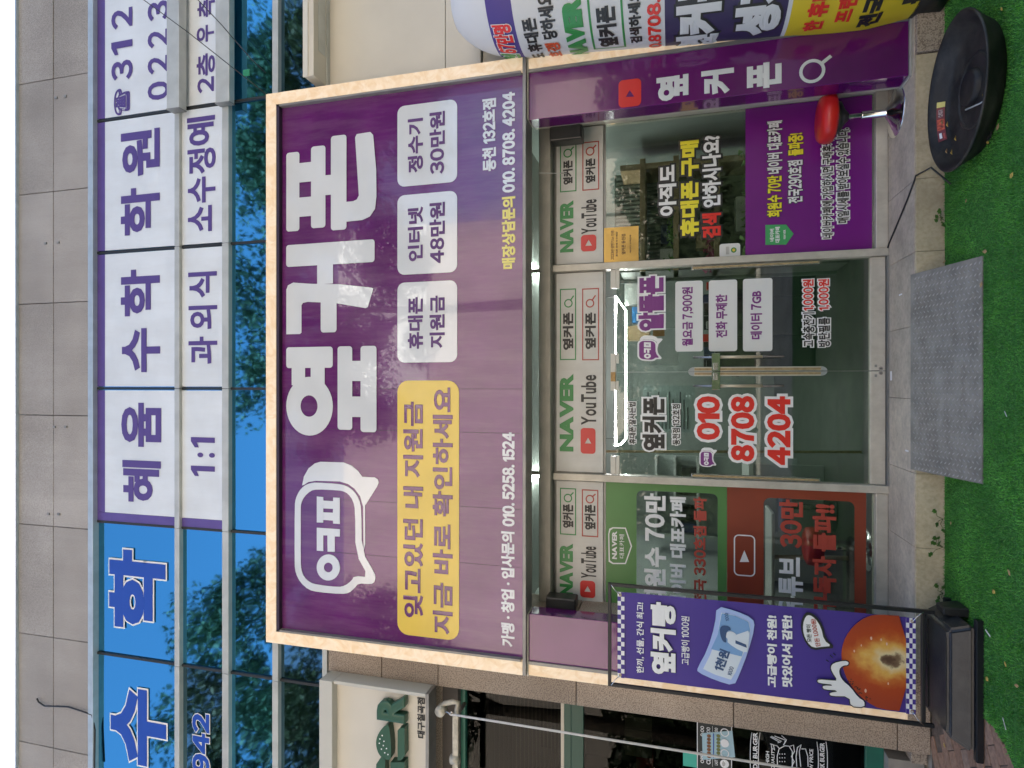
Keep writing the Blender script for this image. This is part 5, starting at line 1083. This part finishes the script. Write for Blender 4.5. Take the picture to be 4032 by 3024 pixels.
for k,x in enumerate((-.55,.72)): prism('side_bracket',[[(0,0),(1,0),(1,1)]],0,1,m_alud,rp_) if False else box('support',(x-.015,x+.015),(4.55,4.66),(.004,.13),m_alud,rp_)
for (x,y) in ((3690,1090),(3700,1740),(3760,1650)): 
    pass

# ============================================================= SMALL THINGS
# power cable over the step
cp=[onz(3489,1003,.176),onz(3500,960,.176),onz(3541,862,.176),onz(3575,780,.176),onz(3600,712,.176)]
cp.append(Vector((cp[-1].x+.03,4.668,.172))); q=on(3665,660,4.66); cp.append(Vector((q[0],4.655,q[1]))); cp.append(Vector((1.30,4.5,.03)))
cp=[cp[0]]+cp[1:]
tag(tube('power_cable',cp,.006,m_blackm,None,7),'black power cable running from the right door post over the step to the tub','cable')
# weeds in the joint between turf and step
m_weed=leafmat('weed leaf',(.05,.14,.02),(.10,.24,.05),20,.25); m_stem=mat('weed stem',(.14,.17,.05),.7)
def weed(label,x,z,n,r,seed):
    rd=random.Random(seed); t=thing('weed',label,'weed',(x,4.645,z),'weeds along the step')
    for k in range(n):
        a=rd.uniform(-PI*.9,-.1*PI) if k%2 else rd.uniform(.1*PI,.9*PI); ln=r*rd.uniform(.6,1.2); dx=math.cos(a)*ln; up_=abs(math.sin(a))*ln*.75
        p0=Vector((x,4.64,z)); p2=Vector((x+dx,4.63-rd.uniform(0,.05),z+up_)); p1=(p0+p2)/2+Vector((0,-.01,.02)); tube('stem',[p0,p1,p2],.0018,m_stem,t,5)
        dirv=(p2-p0).normalized(); side=dirv.cross(Vector((0,1,0))).normalized(); ll=.045*rd.uniform(.7,1.3); wd=.014
        V_=[p2,p2+dirv*ll*.25+side*wd,p2+dirv*ll*.45+side*wd*.7,p2+dirv*ll*.6+side*wd*1.2,p2+dirv*ll+Vector((0,-.01,-.004)),p2+dirv*ll*.6-side*wd*1.2,p2+dirv*ll*.45-side*wd*.7,p2+dirv*ll*.25-side*wd]
        mesh('leaf',V_,[tuple(range(8))],m_weed,t)
x=on(3690,2150,4.66)[0]; weed('longest weed with two drooping leaf stems, growing between turf and step left of the ramp',x,.02,6,.09,3)
x=on(3690,2040,4.66)[0]; weed('single upright weed just left of the ramp against the step',x,.02,3,.06,5)
x=on(3690,2330,4.66)[0]; weed('small weed beside the banner stand foot at the step',x,.02,5,.05,8)
x=on(3700,860,4.66)[0]; weed('low weed tuft at the step between the ramp and the tub',x,.02,7,.045,11)
# fallen leaves and scraps
lv=[(3945,35,0),(3890,560,0),(3805,790,1),(3985,690,0),(3880,990,1),(3720,1030,1),(3960,1630,2),(3745,2060,1),(3915,2330,0),(3890,2493,2),(3960,2615,0),(3888,2673,0),(3955,2850,2),(3720,2935,0),(3790,2930,0),(3975,2255,1),(3865,1120,1),(4005,2700,1),(3870,365,0),(3930,500,1)]
m_lf=[mat('yellow leaf',(.55,.38,.08),.7,noise=.3,nscale=60),mat('tan leaf',(.42,.27,.12),.7,noise=.3,nscale=60),mat('paper scrap',(.6,.6,.57),.8)]
rd=random.Random(4)
where=['yellow leaf on the turf beyond the right end of the black tub','dry yellow leaf on the turf just in front of the tub rim','tan leaf on the turf between tub and ramp','yellow leaf farthest out on the turf in front of the tub','tan leaf on the turf at the right corner of the ramp','tan leaf against the step right of the ramp top','pale paper scrap on the turf below the ramp','tan leaf by the step left of the ramp','yellow leaf alone on the turf between ramp and banner foot','paper scrap at the right corner of the banner foot','yellow leaf on the turf in front of the middle of the banner foot','yellow leaf touching the front plate of the banner foot','paper scrap at the curved turf edge near the brick paving','yellow leaf on the brick paving beside the banner foot','large yellow leaf on the bricks nearest the granite column','tan leaf far out on the turf right of the banner foot','small tan leaf half way between tub and ramp','tan leaf far out on the turf below the banner','yellow leaf leaning at the tub front, right half','tan leaf at the tub front, left half']
for li,(x,y,k) in enumerate(lv):
    p=onz(x,y,.024 if y<2820 else .008); s=rd.uniform(.012,.024); a=rd.uniform(0,2*PI); ca_,sa_=math.cos(a),math.sin(a)
    base=[(-1,0,.1),(-.4,.55,.3),(.4,.5,.15),(1.1,0,.45),(.4,-.5,.1),(-.4,-.55,.25)] if k<2 else [(-1.3,-.25,0),(1.3,-.25,.1),(1.3,.25,.1),(-1.3,.25,0)]
    vs_=[(p.x+s*(u*ca_-v*sa_),p.y+s*(u*sa_+v*ca_),p.z+s*w*.6) for u,v,w in base]
    tag(mesh('fallen_leaf' if k<2 else 'paper_scrap',vs_,[tuple(range(len(vs_)))],m_lf[k]),where[li],'leaf' if k<2 else 'scrap','fallen leaves' if k<2 else 'paper scraps')
for (x,y,z,c,l) in ((3733,490,.075,0,'orange leaf caught on the far inner wall of the black tub'),(3765,545,.04,0,'yellow leaf on the floor at the left end of the black tub'),(3730,595,.07,1,'tan curled leaf at the left inner wall of the black tub'),(3750,600,.06,0,'yellow curled leaf beside the tan one at the left end of the tub'),(3712,480,.09,1,'small tan leaf high on the far inner wall of the tub')):
    p=onz(x,y,z+.012); q_=.017; tag(mesh('fallen_leaf',[(p.x-q_,p.y,p.z),(p.x,p.y+q_*.6,p.z+.008),(p.x+q_*1.2,p.y,p.z+.002),(p.x,p.y-q_*.5,p.z+.012)],[(0,1,2,3)],m_lf[c]),l,'leaf','fallen leaves')
for (x,y,a) in ((3570,1775,0),(3545,1160,1)): 
    p=onz(x,y,.1725); tag(box('paint_scratch',(p.x-.006,p.x+.006),(p.y-.03,p.y+.03),(.1705,.1715),m_wh),'short white scrap on the step %s of the ramp'%('left' if x>3550 else 'right'),'scrap')
p=onz(3503,1480,.172); tag(box('paper_strip',(p.x-.035,p.x+.035),(5.13,5.165),(.171,.172),m_wh),'small white strip stuck on the step before the middle of the doors','strip')

# ============================================================= ACROSS THE STREET (seen mirrored in the glass and the sign)
m_leafd=leafmat('street tree leaf',(.018,.034,.012),(.035,.06,.02),.8,.12); m_bark=mat('bark',(.10,.075,.055),.9,noise=.4,nscale=12,bump=.6,bscale=20)
def tree(label,x,y,h,r,zb0,seed,n=42000,den=95):
    rg=np.random.default_rng(seed); t=thing('street_tree',label,'tree',(x,y,0),'street trees facing the shop')
    tube('trunk',[(x,y,0),(x+.05,y,h*.3),(x-.05,y+.05,h*.55),(x+.1,y,h*.85)],[.17,.14,.09,.03],m_bark,t,10)
    cl=[]
    zc=(zb0+h)/2; hz=(h-zb0)/2
    while len(cl)<den:
        p=rg.uniform(-1,1,3); d=np.linalg.norm(p)
        if d<1 and d>.25: cl.append(p)
    cl=np.array(cl); C_=np.stack([x+cl[:,0]*r,y+cl[:,1]*r*.8,zc+cl[:,2]*hz],1)
    for c in C_[:9]: tube('limb',[(x,y,max(zb0-1.2,c[2]-2)),((x+c[0])/2,(y+c[1])/2,c[2]-.7),tuple(c)],[.06,.035,.012],m_bark,t,6)
    idx=rg.integers(0,len(C_),n); rad_=rg.uniform(.45,.95,len(C_)); off=rg.normal(0,1,(n,3)); off/=np.linalg.norm(off,axis=1)[:,None]; off*=(rg.random(n)**.45)[:,None]*rad_[idx][:,None]*np.array([1,1,.7])
    P=C_[idx]+off; u=rg.normal(0,1,(n,3)); u/=np.linalg.norm(u,axis=1)[:,None]; w=rg.normal(0,1,(n,3)); w-=(w*u).sum(1)[:,None]*u; w/=np.linalg.norm(w,axis=1)[:,None]
    s=rg.uniform(.045,.085,n)[:,None]
    q=np.stack([P-u*s,P+w*s*.55,P+u*s,P-w*s*.55],1); o=trimesh('crown',q,m_leafd,t,4); return t
tree('broad street tree opposite the purple sign',1.7,-3,12.6,3.5,7.2,1,26000,64)
tree('tall street tree opposite the burger shop',-7.3,-2.6,13.6,3.5,6.2,2)
tree('street tree opposite the inflatable column',6.6,-3.2,13.2,2.6,6.5,3,30000,80)
hd=thing('blocking_hedge','added dark hedge that blocks bright reflections low in the shop glass','hedge',(0,-4,0))  # added to keep the bright street out of the shop glass
rg=np.random.default_rng(9); n=60000; P=np.stack([rg.uniform(-16,16,n),rg.normal(-4.1,.3,n),rg.beta(2,1.3,n)*3.1],1); P[:,2]+=.25*np.sin(P[:,0]*1.3)+.2*np.sin(P[:,0]*3.1); P[:,2]=np.maximum(P[:,2],.02)
u=rg.normal(0,1,(n,3)); w=rg.normal(0,1,(n,3)); trimesh('foliage',np.stack([P-u*.05,P+w*.035,P+u*.05,P-w*.035],1),m_leafd,hd,4); box('solid_core',(-16,16),(-4.25,-3.95),(0,2.1),m_leafd,hd)
ob=thing('opposite_building','pale sunlit apartment block across the street, mirrored in the signs','building',(-6,-22,0))
m_ob=mat('pale render wall',(.54,.46,.39),.8,noise=.08,nscale=.5); m_ow=mat('dark window',(.04,.05,.06),.2)
box('wall',(-30,9),(-34,-22),(0,20.5),m_ob,ob)
for j in range(5):
    for i in range(2): X=-29+i*3.7; z=5.2+j*3.1; box('window',(X,X+1.7),(-21.98,-21.93),(z,z+1.5),m_ow,ob)
box('added_white_panel',(-1.5,9.02),(-22.4,-21.9),(15.2,20.8),mat('added panel white',(.85,.84,.80),.7),ob)  # added white panel, brightens the mirrored gaps in the tree crown
o2=thing('opposite_shop_row','low pale shop row across the street, mirrored at the lower pillar','building',(18,-24,0)); box('wall',(9.5,32),(-34,-23),(0,9.5),m_ob,o2); box('roof',(9.2,32.3),(-34.3,-22.7),(9.5,9.8),m_alu,o2)
for i in range(6): box('window',(10.5+i*3.5,12.6+i*3.5),(-22.98,-22.93),(1,3.2),m_ow,o2)
